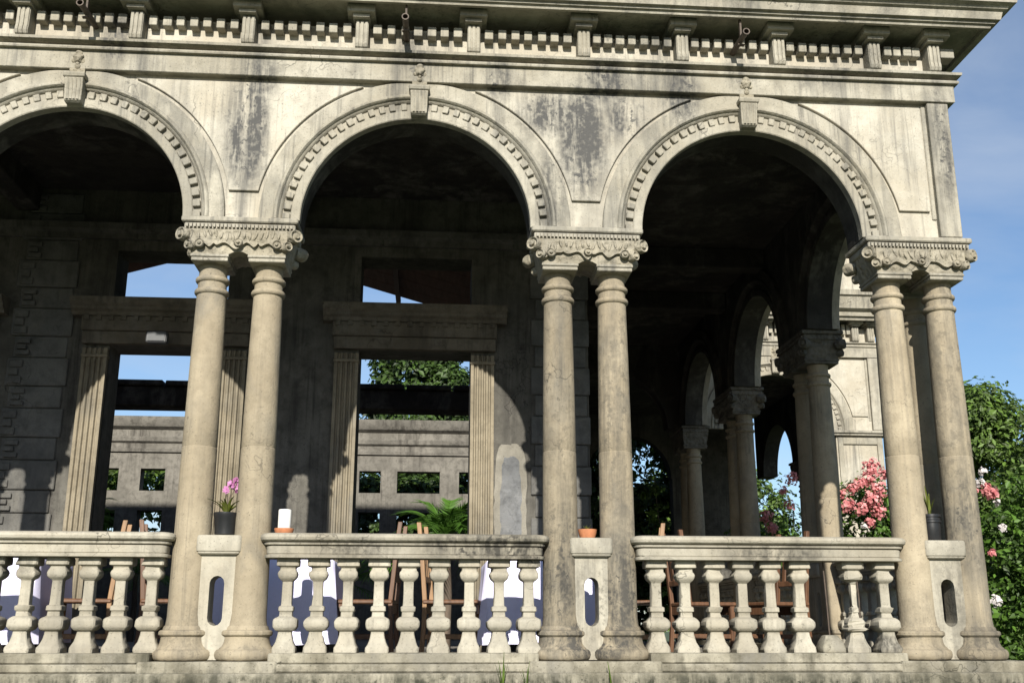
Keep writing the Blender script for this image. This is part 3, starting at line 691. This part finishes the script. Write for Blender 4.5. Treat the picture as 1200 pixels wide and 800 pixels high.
# cement repair patch beside the doorway
def blob(x0, x1, z0, z1, seed, wob=.009):
    rr = random.Random(seed); out = []
    for i in range(72):
        a = 2*PI*i/72; cx, cz = (x0+x1)/2, (z0+z1)/2
        ca, sa = math.cos(a), math.sin(a); k = (abs(ca)**5+abs(sa)**5)**(-1/5)
        out.append((cx+(x1-x0)/2*ca*k+rr.uniform(-wob,wob), cz+(z1-z0)/2*sa*k+rr.uniform(-wob,wob)))
    return out
for (bx, n0, n1, mat, nm, sd_, lb) in (((-3.02,-2.72,.40,1.86),-.005,.006,'patchrim','plaster_patch',3,'pale plaster patch'),((-2.96,-2.77,.45,1.74),.0,.011,'patch','cement_patch',5,'grey cement patch with a white rim')):
    pl = blob(*bx, sd_); m = MB(BACK); m.loft([[(a,n0,z) for a, z in pl],[(a,n1,z) for a, z in pl]])
    link(nm, m.mesh(nm, mat), B, label=lb)
# courtyard: second floor beam and far wall with window openings
m = MB(); m.box(-12.6,-2.5,8,8.35,3.29,3.60); bm1 = link('courtyard_beam', m.mesh('courtyard_beam','very_dark',bevel=.02), B)
for i in range(14):
    m = MB(); x = -12.4+i*.7; m.box(x,x+.66,7.97,8.38,3.601,3.675+random.uniform(-.01,.01)); link('coping_block', m.mesh('coping_block','very_dark',bevel=.012), bm1)
FAR = lambda u, n, z: (u, 15-n, z)
fh = []
for x, w in ((-10.3,.45),(-9.38,.5),(-8.4,.5),(-7.4,.5),(-6.4,.5),(-5.6,.45),(-4.9,.45),(-3.88,.9),(-2.8,.45)):
    fh += [(x-w/2,x+w/2,2.92,3.38),(x-w/2,x+w/2,2.02,2.52)]
m = wall_holes(FAR, -12.6, -2.49, -.06, 3.72, -.3, 0, fh); link('courtyard_wall', m.mesh('courtyard_wall','far'), B)
m = MB(FAR); m.prof_u([(-.3,3.721),(.05,3.721),(.06,3.78),(.03,3.80),(.03,3.90),(.09,3.94),(.11,4.02),(.06,4.05),(.06,4.18),(.16,4.24),(.22,4.33),(.24,4.44),(-.3,4.45)], -12.6, -2.49)
link('courtyard_cornice', m.mesh('courtyard_cornice','far',smooth=25), B)

# ------------------------------------------------------------------ vegetation helpers
def leaf_object(name, pts, nrm, size, mat, parent, aspect=.5, jitter=.4, fold=.25):
    """one mesh of many small folded leaves"""
    n = len(pts); pts = np.asarray(pts, float)
    nrm = nrm+RNG.normal(0, jitter, (n,3)); nrm /= np.linalg.norm(nrm,axis=1)[:,None]+1e-9
    d = RNG.normal(0,1,(n,3)); d[:,2] -= .3; d -= nrm*(d*nrm).sum(1)[:,None]; d /= np.linalg.norm(d,axis=1)[:,None]+1e-9
    s = np.cross(nrm, d); L_ = (size*RNG.uniform(.45,1.5,n))[:,None]; Wd = L_*aspect
    v = np.empty((n,4,3)); v[:,0] = pts-d*L_*.5; v[:,1] = pts+s*Wd*.5+nrm*L_*fold*.4; v[:,2] = pts+d*L_*.5-nrm*L_*.12; v[:,3] = pts-s*Wd*.5+nrm*L_*fold*.4
    me = bpy.data.meshes.new(name); me.vertices.add(n*4); me.vertices.foreach_set('co', v.ravel())
    f = np.empty((n,2,3), int); b = np.arange(n)[:,None]*4
    f[:,0] = b+[0,1,2]; f[:,1] = b+[0,2,3]
    me.loops.add(n*6); me.loops.foreach_set('vertex_index', f.ravel()); me.polygons.add(n*2); me.polygons.foreach_set('loop_start', np.arange(0,n*6,3))
    at = me.attributes.new('rnd','FLOAT','POINT'); at.data.foreach_set('value', np.repeat(RNG.uniform(0,1,n)**1.3,4))
    me.update(); me.validate(); me.materials.append(M[mat])
    return link(name, me, parent)
def clump_points(c, r, nclump, per, cr, shell=.55, flat=1.):
    P, N = [], []
    c = np.array(c); r = np.array(r)
    for _ in range(nclump):
        d = RNG.normal(0,1,3); d /= np.linalg.norm(d); q = RNG.uniform(shell,1)**.6
        cc = c+d*r*q; k = cr*RNG.uniform(.6,1.4)
        e = RNG.normal(0,1,(per,3)); e /= np.linalg.norm(e,axis=1)[:,None]; rad = RNG.uniform(.2,1,per)[:,None]**.5
        P.append(cc+e*rad*k*np.array([1,1,.75])); N.append(e+np.array([0,0,.6])+d*.4)
    return np.vstack(P), np.vstack(N)
def tree(x, y, h, crown_c, crown_r, label, nclump, per, cr, size, mat='leaf', group=None, tr=.16, cat='tree', name='tree', lobes=None):
    t = link(name, None, loc=(x,y,GZ)); tag(t, label, cat, group)
    m = MB(); top = (crown_c[0], crown_c[1], crown_c[2]+crown_r[2]*.3)
    m.tube([(x,y,GZ-.05),(x+.05,y,GZ+h*.2),(x*.5+crown_c[0]*.5,y,GZ+h*.45),top], [tr,tr*.8,tr*.6,tr*.15], 9)
    for i in range(7):
        a = 2*PI*i/7+random.random(); s = (x*.5+crown_c[0]*.5, y, GZ+h*(.38+.05*random.random()))
        e = (crown_c[0]+crown_r[0]*.7*math.cos(a), crown_c[1]+crown_r[1]*.7*math.sin(a), crown_c[2]+crown_r[2]*random.uniform(-.3,.5))
        mid = tuple((p+q)/2+random.uniform(-.15,.15) for p, q in zip(s,e)); m.tube([s,mid,e],[tr*.4,tr*.25,tr*.06],6)
    link('trunk', m.mesh('trunk','bark',smooth=50), t)
    P, N = clump_points(crown_c, crown_r, nclump, per, cr)
    for (lc, lr, ln) in (lobes or []):
        p2, n2 = clump_points(lc, lr, ln, per, cr); P = np.vstack([P,p2]); N = np.vstack([N,n2])
    leaf_object('crown', P, N, size, mat, t)
    return t
# trees --------------------------------------------------------------------------
tree(8.3,14.5,6.0,(8.5,14.5,2.6),(1.7,1.6,2.6),'tall rounded green tree beside the mansion corner, the highest of the garden trees',160,190,.42,.12,lobes=[((7.9,14.3,4.4),(.7,.8,.9),40),((7.6,14.3,1.0),(1.3,1.2,2.0),60)])
tree(11.2,17,5.0,(11.0,17,2.0),(1.9,1.7,2.6),'dense green tree growing behind the rounded tree in the garden',130,190,.45,.13,'leafdark')
tree(10.4,13,4.0,(10.2,13,1.2),(1.5,1.3,2.3),'lower bushy tree in front of the dense garden tree',120,190,.4,.115)
tree(15.5,22,6,(15.5,22,2.4),(2.6,2,3.2),'distant dark tree at the garden edge behind the other trees',110,110,.55,.22,'leafdark')
tree(14,16,4,(13.8,16,1.2),(1.9,1.6,2.4),'wide bush-like tree at the far side of the garden',90,110,.5,.2)
tree(-4.0,20.5,10,(-4.05,20.5,5.9),(1.25,1.4,2.6),'dark leafy tree rising above the courtyard wall, seen through the doorway',150,110,.38,.17,'leafdark',lobes=[((-3.2,19.6,6.0),(.6,.5,.7),25)])
tree(-9.2,18.5,5,(-9.6,18.0,2.2),(2.3,1.2,2.0),'green tree seen through the small courtyard windows',150,110,.4,.18)
tree(-4.9,18.6,5,(-4.6,18.0,1.9),(2.6,1.1,1.9),'dark shrubby tree behind the low courtyard windows',200,110,.4,.18,'leafdark')
tree(.5,15.1,6,(.3,15.0,2.5),(2.3,.9,2.6),'leafy tree in the garden just beyond the end arch',260,110,.42,.16,'leafdark')
tree(4.3,24,7,(4.8,24,2.6),(2.6,1.8,2.9),'pale feathery tree behind the wing arch',190,90,.5,.16)
tree(-1.2,24,8,(-.8,24,3.4),(3.2,1.6,3.6),'large dark tree far beyond the end arch',150,110,.6,.24,'leafdark')
# climbing vine hanging inside the end arch
v = link('climbing_vine', None, loc=(1.0,12.7,FL)); tag(v, 'leafy vine climbing the side of the end arch', 'vine')
m = MB(); m.tube([(.98,12.9,FL),(.9,12.8,1.2),(.75,12.8,2.3),(.7,12.85,3.3)],[.02,.016,.012,.006],6); link('stem', m.mesh('stem','bark',smooth=50), v)
P, N = [], []
for z in np.arange(.6,3.5,.14):
    p_, n_ = clump_points((.86-.08*z+RNG.normal(0,.08),12.75,z),(.16,.12,.12),2,16,.12); P.append(p_); N.append(n_)
leaf_object('foliage', np.vstack(P), np.vstack(N), .10, 'leaf', v)

# flowering shrubs ------------------------------------------------------------------
def shrub(x, y, blobs, label, flowers, size=.066, fr=.07, cat='shrub', group=None, twigs=10):
    t = link('flowering_shrub', None, loc=(x,y,GZ)); tag(t, label, cat, group)
    m = MB()
    for i in range(twigs):
        b = random.choice(blobs); a = random.uniform(0,2*PI)
        e = (b[0][0]+b[1][0]*.7*math.cos(a), b[0][1]+b[1][1]*.7*math.sin(a), b[0][2]+b[1][2]*random.uniform(.2,.9))
        m.tube([(x+random.uniform(-.1,.1),y+random.uniform(-.1,.1),GZ-.03),((x+e[0])/2,(y+e[1])/2,(GZ+e[2])/2+.2),e],[.025,.015,.005],6)
    link('stems', m.mesh('stems','bark',smooth=50), t)
    P, N = [], []
    for c, r, k in blobs:
        p_, n_ = clump_points(c, r, int(k*1.7), 42, .17, .3); P.append(p_); N.append(n_)
    leaf_object('foliage', np.vstack(P), np.vstack(N), size, 'leafshrub', t, aspect=.55)
    for (c, r, k, mat) in flowers:
        k = int(k*1.25)+6
        e = RNG.normal(0,1,(k,3)); e /= np.linalg.norm(e,axis=1)[:,None]; q = RNG.uniform(.35,1,k)[:,None]
        leaf_object('flower_cluster', np.array(c)+e*q*r, e+np.array([0,-.4,.2]), .042 if mat == 'pink' else .036, mat, t, aspect=.9, jitter=.25, fold=.35)
    return t
def PX(x, y, Y):      # photograph pixel and known depth to a point
    d = fw+r2*((x-600)/FPX)-u2*((y-400)/FPX); t = (Y-CAMP[1])/d.y
    return (CAMP[0]+t*d.x, Y, CAMP[2]+t*d.z)
fl = [(PX(px,py,3.75),r,n,'pink') for px,py,r,n in ((1022,548,.12,90),(1008,566,.08,45),(1018,560,.09,50),(1030,574,.10,60),(998,572,.07,35),(993,592,.09,55),(985,578,.06,30),(1022,584,.12,90),(1030,600,.09,50),(1010,596,.08,40),(1020,612,.07,35),(981,602,.05,22),(972,584,.06,26),(1036,556,.06,30))]
fl += [(PX(985,622,3.7),.04,14,'whitefl'),(PX(1012,616,3.7),.035,12,'whitefl')]
shrub(1.25,4.4,[((1.3,4.4,1.15),(.62,.55,.72),75),((1.2,4.3,.2),(.6,.55,1.2),60),((1.65,4.3,1.4),(.3,.3,.45),22)],'leafy shrub with large clusters of coral pink flowers beside the side arcade',fl)
fl = [(PX(px,py,5.9),r,n,'pink') for px,py,r,n in ((897,605,.11,55),(928,560,.10,50),(926,592,.08,35),(905,618,.09,45),(918,575,.06,25))]
shrub(.95,6.6,[((.95,6.6,1.1),(.5,.6,.75),55),((.95,6.6,.0),(.5,.6,1.1),45)],'shaded shrub with a few dark pink flowers by the wing arch',fl)
fl = [(PX(1161,577,1.6),.07,50,'pink'),(PX(1156,571,1.6),.05,25,'pink'),(PX(1150,552,1.6),.045,18,'whitefl'),(PX(1148,565,1.6),.045,18,'whitefl'),(PX(1168,589,1.6),.03,10,'whitefl'),(PX(1175,619,1.6),.04,14,'whitefl'),(PX(1163,647,1.6),.035,20,'pink'),(PX(1167,705,1.55),.055,24,'whitefl'),(PX(1143,575,1.6),.03,10,'pink')]
shrub(2.2,2.3,[((2.15,2.25,.95),(.72,.6,.65),80),((2.1,2.2,.1),(.85,.65,.9),110),((2.9,2.6,.6),(.7,.6,1.1),70),((2.0,2.1,-.75),(.8,.6,.65),60)],'tall shrub with scattered coral and white flowers beside the corner column',fl)

# ------------------------------------------------------------------ furniture on the veranda
def make_table(x0, x1, y0, y1, tl, cl, top=.70):
    t = link('dining_table', None, loc=((x0+x1)/2,(y0+y1)/2,FL)); tag(t, tl, 'table', 'cloth covered tables on the veranda')
    m = MB(); m.box(x0+.03,x1-.03,y0+.03,y1-.03,top-.045,top-.006); link('tabletop', m.mesh('tabletop','wood',bevel=.004), t)
    for x in (x0+.09,x1-.09):
        for y in (y0+.09,y1-.09):
            m = MB(); m.box(x-.025,x+.025,y-.025,y+.025,FL,top-.0455); link('leg', m.mesh('leg','wood',bevel=.003), t)
    m = MB(); N = 160; per = []
    Lx, Ly = x1-x0, y1-y0; tot = 2*(Lx+Ly)
    for i in range(N):
        s = tot*i/N
        if s < Lx: p, nn = (x0+s,y0), (0,-1)
        elif s < Lx+Ly: p, nn = (x1,y0+s-Lx), (1,0)
        elif s < 2*Lx+Ly: p, nn = (x1-(s-Lx-Ly),y1), (0,1)
        else: p, nn = (x0,y1-(s-2*Lx-Ly)), (-1,0)
        per.append((p, nn, s))
    ph = random.random()*6; rings = []
    rings.append([(x0+(p[0]-x0)*.98+(x1-x0)*.01, y0+(p[1]-y0)*.98+(y1-y0)*.01, top) for p, n, s in per])
    for z, k in ((top-.001,.0),(top-.012,.010),(top-.06,.014),(top-.2,.024),(top-.4,.04),(top-.62,.055)):
        amp = .02*(top-z)/.6
        rings.append([(p[0]+n[0]*(k+amp*math.sin(s*17+ph+2*math.sin(s*3))), p[1]+n[1]*(k+amp*math.sin(s*17+ph+2*math.sin(s*3))), z+.006*math.sin(s*9)*(z < .2)) for p, n, s in per])
    m.loft(rings, cap=False); m.f.append(tuple(range(N)))
    o = link('tablecloth', m.mesh('tablecloth','cloth',smooth=40), loc=(0,0,0)); tag(o, cl, 'tablecloth', 'white tablecloths')
make_table(-5.24,-4.33,.88,1.65,'table under the long white cloth behind the pot of pink orchids','long white tablecloth behind the pot of pink orchids')
make_table(-3.16,-2.30,.88,1.65,'table under the long white cloth behind the small terracotta bowl','long white tablecloth behind the small terracotta bowl')
make_table(-7.4,-6.5,.88,1.65,'table under the long white cloth in front of the stepped quoin blocks','long white tablecloth in front of the stepped quoin blocks')
def make_chair(mat, seatmat):
    t = link('wooden_chair', None)
    for s in (-1,1):
        m = MB(); m.box(s*.19-.02,s*.19+.02,-.21,-.17,0,.43); link('leg', m.mesh('front_leg',mat,bevel=.003), t, local=True)
        m = MB(); m.loft([[(s*.19-.019,y-.017,z),(s*.19+.019,y-.017,z),(s*.19+.019,y+.017,z),(s*.19-.019,y+.017,z)] for y, z in ((.21,0),(.19,.25),(.185,.45),(.215,.8),(.245,1.05))])
        link('back_post', m.mesh('back_post',mat,bevel=.003), t, local=True)
        m = MB(); m.box(s*.19-.012,s*.19+.012,-.17,.18,.17,.205); link('stretcher', m.mesh('stretcher',mat,bevel=.002), t, local=True)
    m = MB(); m.box(-.22,.22,-.225,.20,.431,.462); link('seat', m.mesh('seat',seatmat,bevel=.008), t, local=True)
    for y in (-.205,.175):
        m = MB(); m.box(-.17,.17,y,y+.02,.36,.43); link('seat_rail', m.mesh('seat_rail',mat,bevel=.003), t, local=True)
    for z, y, h in ((.945,.234,.075),(.62,.2,.045)):
        m = MB(); m.box(-.171,.171,y-.011,y+.011,z-h/2,z+h/2); link('back_rail', m.mesh('back_rail',mat,bevel=.004), t, local=True)
    for x in (-.1,0,.1):
        m = MB(); m.loft([[(x-.022,y-.006,z),(x+.022,y-.006,z),(x+.022,y+.006,z),(x-.022,y+.006,z)] for y, z in ((.2,.642),(.232,.908))]); link('back_slat', m.mesh('back_slat',mat,bevel=.002), t, local=True)
    m = MB(); m.box(-.172,.172,-.2,-.18,.25,.28); link('stretcher', m.mesh('stretcher',mat,bevel=.002), t, local=True)
    return t
A = make_chair('wood','wood'); tag(A, 'brown wooden chair drawn up to the right end of the table behind the orchid pot', 'chair', 'wooden chairs on the veranda')
A.location = (-4.06,1.2,FL); A.rotation_euler = (0,0,R(-95)); 
Bc = make_chair('lightwood','wood'); tag(Bc, 'pale wooden chair facing the cloth covered table behind the terracotta bowl', 'chair', 'wooden chairs on the veranda')
Bc.location = (-3.42,1.18,FL); Bc.rotation_euler = (0,0,R(82))
for (x,y,a,src,lb) in ((-6.22,1.2,-80,Bc,'pale wooden chair at the table in front of the stepped quoin blocks'),
    (-5.6,1.22,100,A,'brown wooden chair facing the table end, its back to the left doorway'),
    (-1.98,1.15,-100,Bc,'pale wooden chair facing the terracotta bowl table from the corner side'),
    (-1.3,1.7,100,A,'brown wooden chair turned toward the side arcade'),
    (-.7,1.6,-70,A,'brown wooden chair behind the broken balusters'),
    (-4.8,1.98,0,A,'brown wooden chair tucked behind the orchid pot table, back to the inner wall'),
    (-2.75,1.98,0,A,'brown wooden chair between the terracotta bowl table and the quoined wall'),
    (-6.95,1.98,0,A,'brown wooden chair between the quoin blocks and the table')):
    copy_thing(src, (x,y,FL), R(a), lb)

# ------------------------------------------------------------------ pots and small things on the parapet
def lathe_obj(name, prof, mat, parent, loc, seg=24): 
    m = MB(); m.lathe(prof, seg=seg); return link(name, m.mesh(name, mat, smooth=40), parent, loc)
def strap_leaves(name, base, k, length, spread, mat, parent, w=.012, droop=.5, up_=1.0):
    m = MB()
    for i in range(k):
        a = 2*PI*i/k+random.uniform(-.3,.3); L_ = length*random.uniform(.65,1.1); sp_ = spread*random.uniform(.5,1.2); rings = []
        for j in range(7):
            q = j/6; rad = sp_*q*(.6+.4*q); z = L_*up_*(q-droop*q*q*.6); ww = w*(1-q*.85)*(.6+.9*min(q*3,1))
            px, py = base[0]+rad*math.cos(a), base[1]+rad*math.sin(a); tx, ty = -math.sin(a)*ww, math.cos(a)*ww
            rings.append([(px+tx,py+ty,base[2]+z+ww*.3),(px,py,base[2]+z-.001),(px-tx,py-ty,base[2]+z+ww*.3),(px,py,base[2]+z+.002)])
        m.loft(rings)
    me = m.mesh(name, mat, smooth=60); n = len(me.vertices)
    at = me.attributes.new('rnd','FLOAT','POINT'); at.data.foreach_set('value', RNG.uniform(0,1,n)); return link(name, me, parent)
CAPZ = .8005
t = link('potted_orchid', None, loc=(-4.985,-.01,CAPZ)); tag(t, 'black pot with strap leaves and pink orchid flowers between two columns', 'potted plant')
lathe_obj('pot', [(.055,0),(.07,.01),(.078,.12),(.085,.135),(.085,.155),(.078,.155),(.074,.135),(.001,.132)], 'blackpot', t, (-4.985,-.01,CAPZ))
strap_leaves('leaves', (-4.985,-.01,CAPZ+.13), 13, .22, .15, 'spike', t, .011, .75)
m = MB()
for dx, dy, h in ((.03,.0,.34),(-.01,.02,.30),(.06,-.02,.36)): m.tube([(-4.985,-.01,CAPZ+.13),(-4.985+dx*.4,-.01+dy,CAPZ+.25),(-4.985+dx,-.01+dy,CAPZ+h)], .003, 5)
link('flower_stalk', m.mesh('flower_stalk','bark'), t)
for dx, dz in ((.05,.37),(.075,.345),(.02,.35),(-.01,.31),(.06,.31),(.04,.33)):
    e = RNG.normal(0,1,(9,3)); e /= np.linalg.norm(e,axis=1)[:,None]
    leaf_object('flower', np.array((-4.985+dx,-.02,CAPZ+dz))+e*.012, e+np.array([0,-1.,0]), .034, 'orchid', t, aspect=.8)
RZ = .8135
t = link('candle_on_saucer', None, loc=(-4.585,-.06,RZ)); tag(t, 'white pillar candle standing on a terracotta saucer on the balustrade rail', 'candle')
lathe_obj('saucer', [(.055,0),(.058,.004),(.066,.03),(.066,.036),(.058,.036),(.054,.02),(.001,.018)], 'terracotta', t, (-4.585,-.06,RZ))
lathe_obj('candle', [(.042,.019),(.043,.022),(.043,.158),(.040,.163),(.03,.158),(.001,.155)], 'wax', t, (-4.585,-.06,RZ))
t = link('terracotta_bowl', None, loc=(-2.51,-.0,CAPZ)); tag(t, 'small round terracotta bowl with a dry seedling on the pier', 'plant pot')
lathe_obj('pot', [(.04,0),(.052,.006),(.062,.035),(.066,.058),(.066,.064),(.06,.064),(.055,.05),(.001,.048)], 'terracotta', t, (-2.51,0,CAPZ))
strap_leaves('seedling', (-2.51,0,CAPZ+.048), 7, .05, .03, 'spike', t, .004, .3)
t = link('potted_succulent', None, loc=(-.035,0,CAPZ)); tag(t, 'black ribbed plastic pot with thin yellowish shoots between the corner columns', 'potted plant')
lathe_obj('pot', [(.055,0),(.06,.008),(.066,.10),(.066,.125),(.074,.13),(.074,.145),(.067,.15),(.067,.165),(.075,.17),(.075,.188),(.068,.188),(.064,.17),(.001,.168)], 'blackpot', t, (-.035,0,CAPZ))
strap_leaves('shoots', (-.035,0,CAPZ+.165), 8, .24, .07, 'spike', t, .009, .25)
# floodlight on the door lintel
t = link('floodlight', None, loc=(-6.12,2.20,2.76)); tag(t, 'small grey floodlight fixed to the lintel over the left doorway', 'lamp')
m = MB(); m.box(-6.22,-6.03,2.10,2.19,2.70,2.81); hs = link('housing', m.mesh('housing','lampgrey',bevel=.012), t)
m = MB(); m.box(-6.20,-6.05,2.094,2.099,2.715,2.795); link('glass', m.mesh('glass','lampglass'), hs)
m = MB(); m.box(-6.135,-6.105,2.18,2.302,2.745,2.765); link('bracket', m.mesh('bracket','lampgrey',bevel=.003), t)
# timber canopy over the courtyard side of the doorways
t = link('timber_canopy', None, loc=(-6.37,4.6,FL)); tag(t, 'brown boarded gable canopy behind the doorways, seen from below', 'canopy')
rz0 = 5.22
for sx, xe in ((-1,-10.4),(1,-3.0)):
    ln = xe+6.37; sl_ = -.285 if sx > 0 else -.30; nb = 9
    for i in range(nb):
        y0 = 2.78+i*(6.5-2.78)/nb; y1 = y0+(6.5-2.78)/nb-.012
        m = MB(); m.loft([[(-6.37+ln*q,y0,rz0-abs(ln)*q*abs(sl_)),(-6.37+ln*q,y1,rz0-abs(ln)*q*abs(sl_)),(-6.37+ln*q,y1,rz0-abs(ln)*q*abs(sl_)+.03),(-6.37+ln*q,y0,rz0-abs(ln)*q*abs(sl_)+.03)] for q in (.003,1)])
        link('roof_board', m.mesh('roof_board','board'), t)
for x in (-10.3,-5.0,-3.05):
    zt = rz0-abs(x+6.37)*.3
    for y in (2.9,6.3):
        m = MB(); m.box(x-.05,x+.05,y-.05,y+.05,FL,zt-.02); link('post', m.mesh('post','darkwood',bevel=.005), t)
for x in (-4.1,-8.2):
    zt = rz0-abs(x+6.37)*.3; m = MB(); m.box(x-.03,x+.03,2.78,6.5,zt-.1,zt-.012); link('rafter', m.mesh('rafter','darkwood'), t)
# palms in the courtyard
def palm(x, y, h, label, k=26, ln=1.15, group=None):
    t = link('fan_palm', None, loc=(x,y,FL)); tag(t, label, 'palm', group)
    m = MB(); m.tube([(x,y,FL-.02),(x+.02,y,FL+h*.5),(x,y,FL+h)],[.06,.05,.04],8); link('stem', m.mesh('stem','bark',smooth=50), t)
    P, N = [], []; m = MB()
    for i in range(k):
        a = random.uniform(0,2*PI); el = random.uniform(-.1,1.4); L_ = ln*random.uniform(.6,1.1); rings = []; pts = []
        for j in range(8):
            q = j/7; rad = L_*q*math.cos(el); z = L_*q*math.sin(el)-.45*L_*q*q
            pts.append(Vector((x+rad*math.cos(a),y+rad*math.sin(a),FL+h+z)))
        for p0, p1 in zip(pts[1:],pts[2:]):
            d = (p1-p0).normalized(); s = d.cross(Vector((0,0,1))).normalized()
            for sg in (-1,1):
                for w_ in (0,.5):
                    b = p0.lerp(p1,w_); e = b+s*sg*.17*L_+d*.24*L_-Vector((0,0,.05))
                    m.add([tuple(b),tuple(b+d*.036),tuple(e)],[(0,1,2)])
        m.tube([tuple(p) for p in pts], .006, 4)
    me = m.mesh('fronds','palmleaf'); n = len(me.vertices); at = me.attributes.new('rnd','FLOAT','POINT'); at.data.foreach_set('value', RNG.uniform(0,1,n))
    link('fronds', me, t)
palm(-3.44,3.45,1.12,'green palm with drooping fronds in the courtyard behind the doorway',46,.82)
palm(-8.9,12.6,1.2,'small yellowish palm in front of the courtyard wall windows',22,1.3)
palm(-10.6,14.2,2.2,'tall palm against the courtyard wall, its fronds crossing the windows',16,1.5)
palm(-5.1,12.5,1.0,'low palm clump against the far courtyard wall',24,1.3)
# weeds growing on the plinth ledge, lawn grass at the foot of the wall
t = link('weed_tuft', None, loc=(-3.07,-.36,-.20)); tag(t, 'thin green weed blades sprouting from the plinth step', 'weed')
strap_leaves('blades', (-3.12,-.35,-.201), 5, .26, .05, 'grass', t, .006, .1); strap_leaves('blades', (-2.97,-.36,-.201), 5, .2, .05, 'grass', t, .005, .1)
t = link('weed_tuft', None, loc=(-2.4,-.36,-.20)); tag(t, 'single yellowish weed blade on the step below the terracotta bowl', 'weed')
strap_leaves('blades', (-2.42,-.35,-.201), 3, .2, .03, 'grass', t, .008, .1)
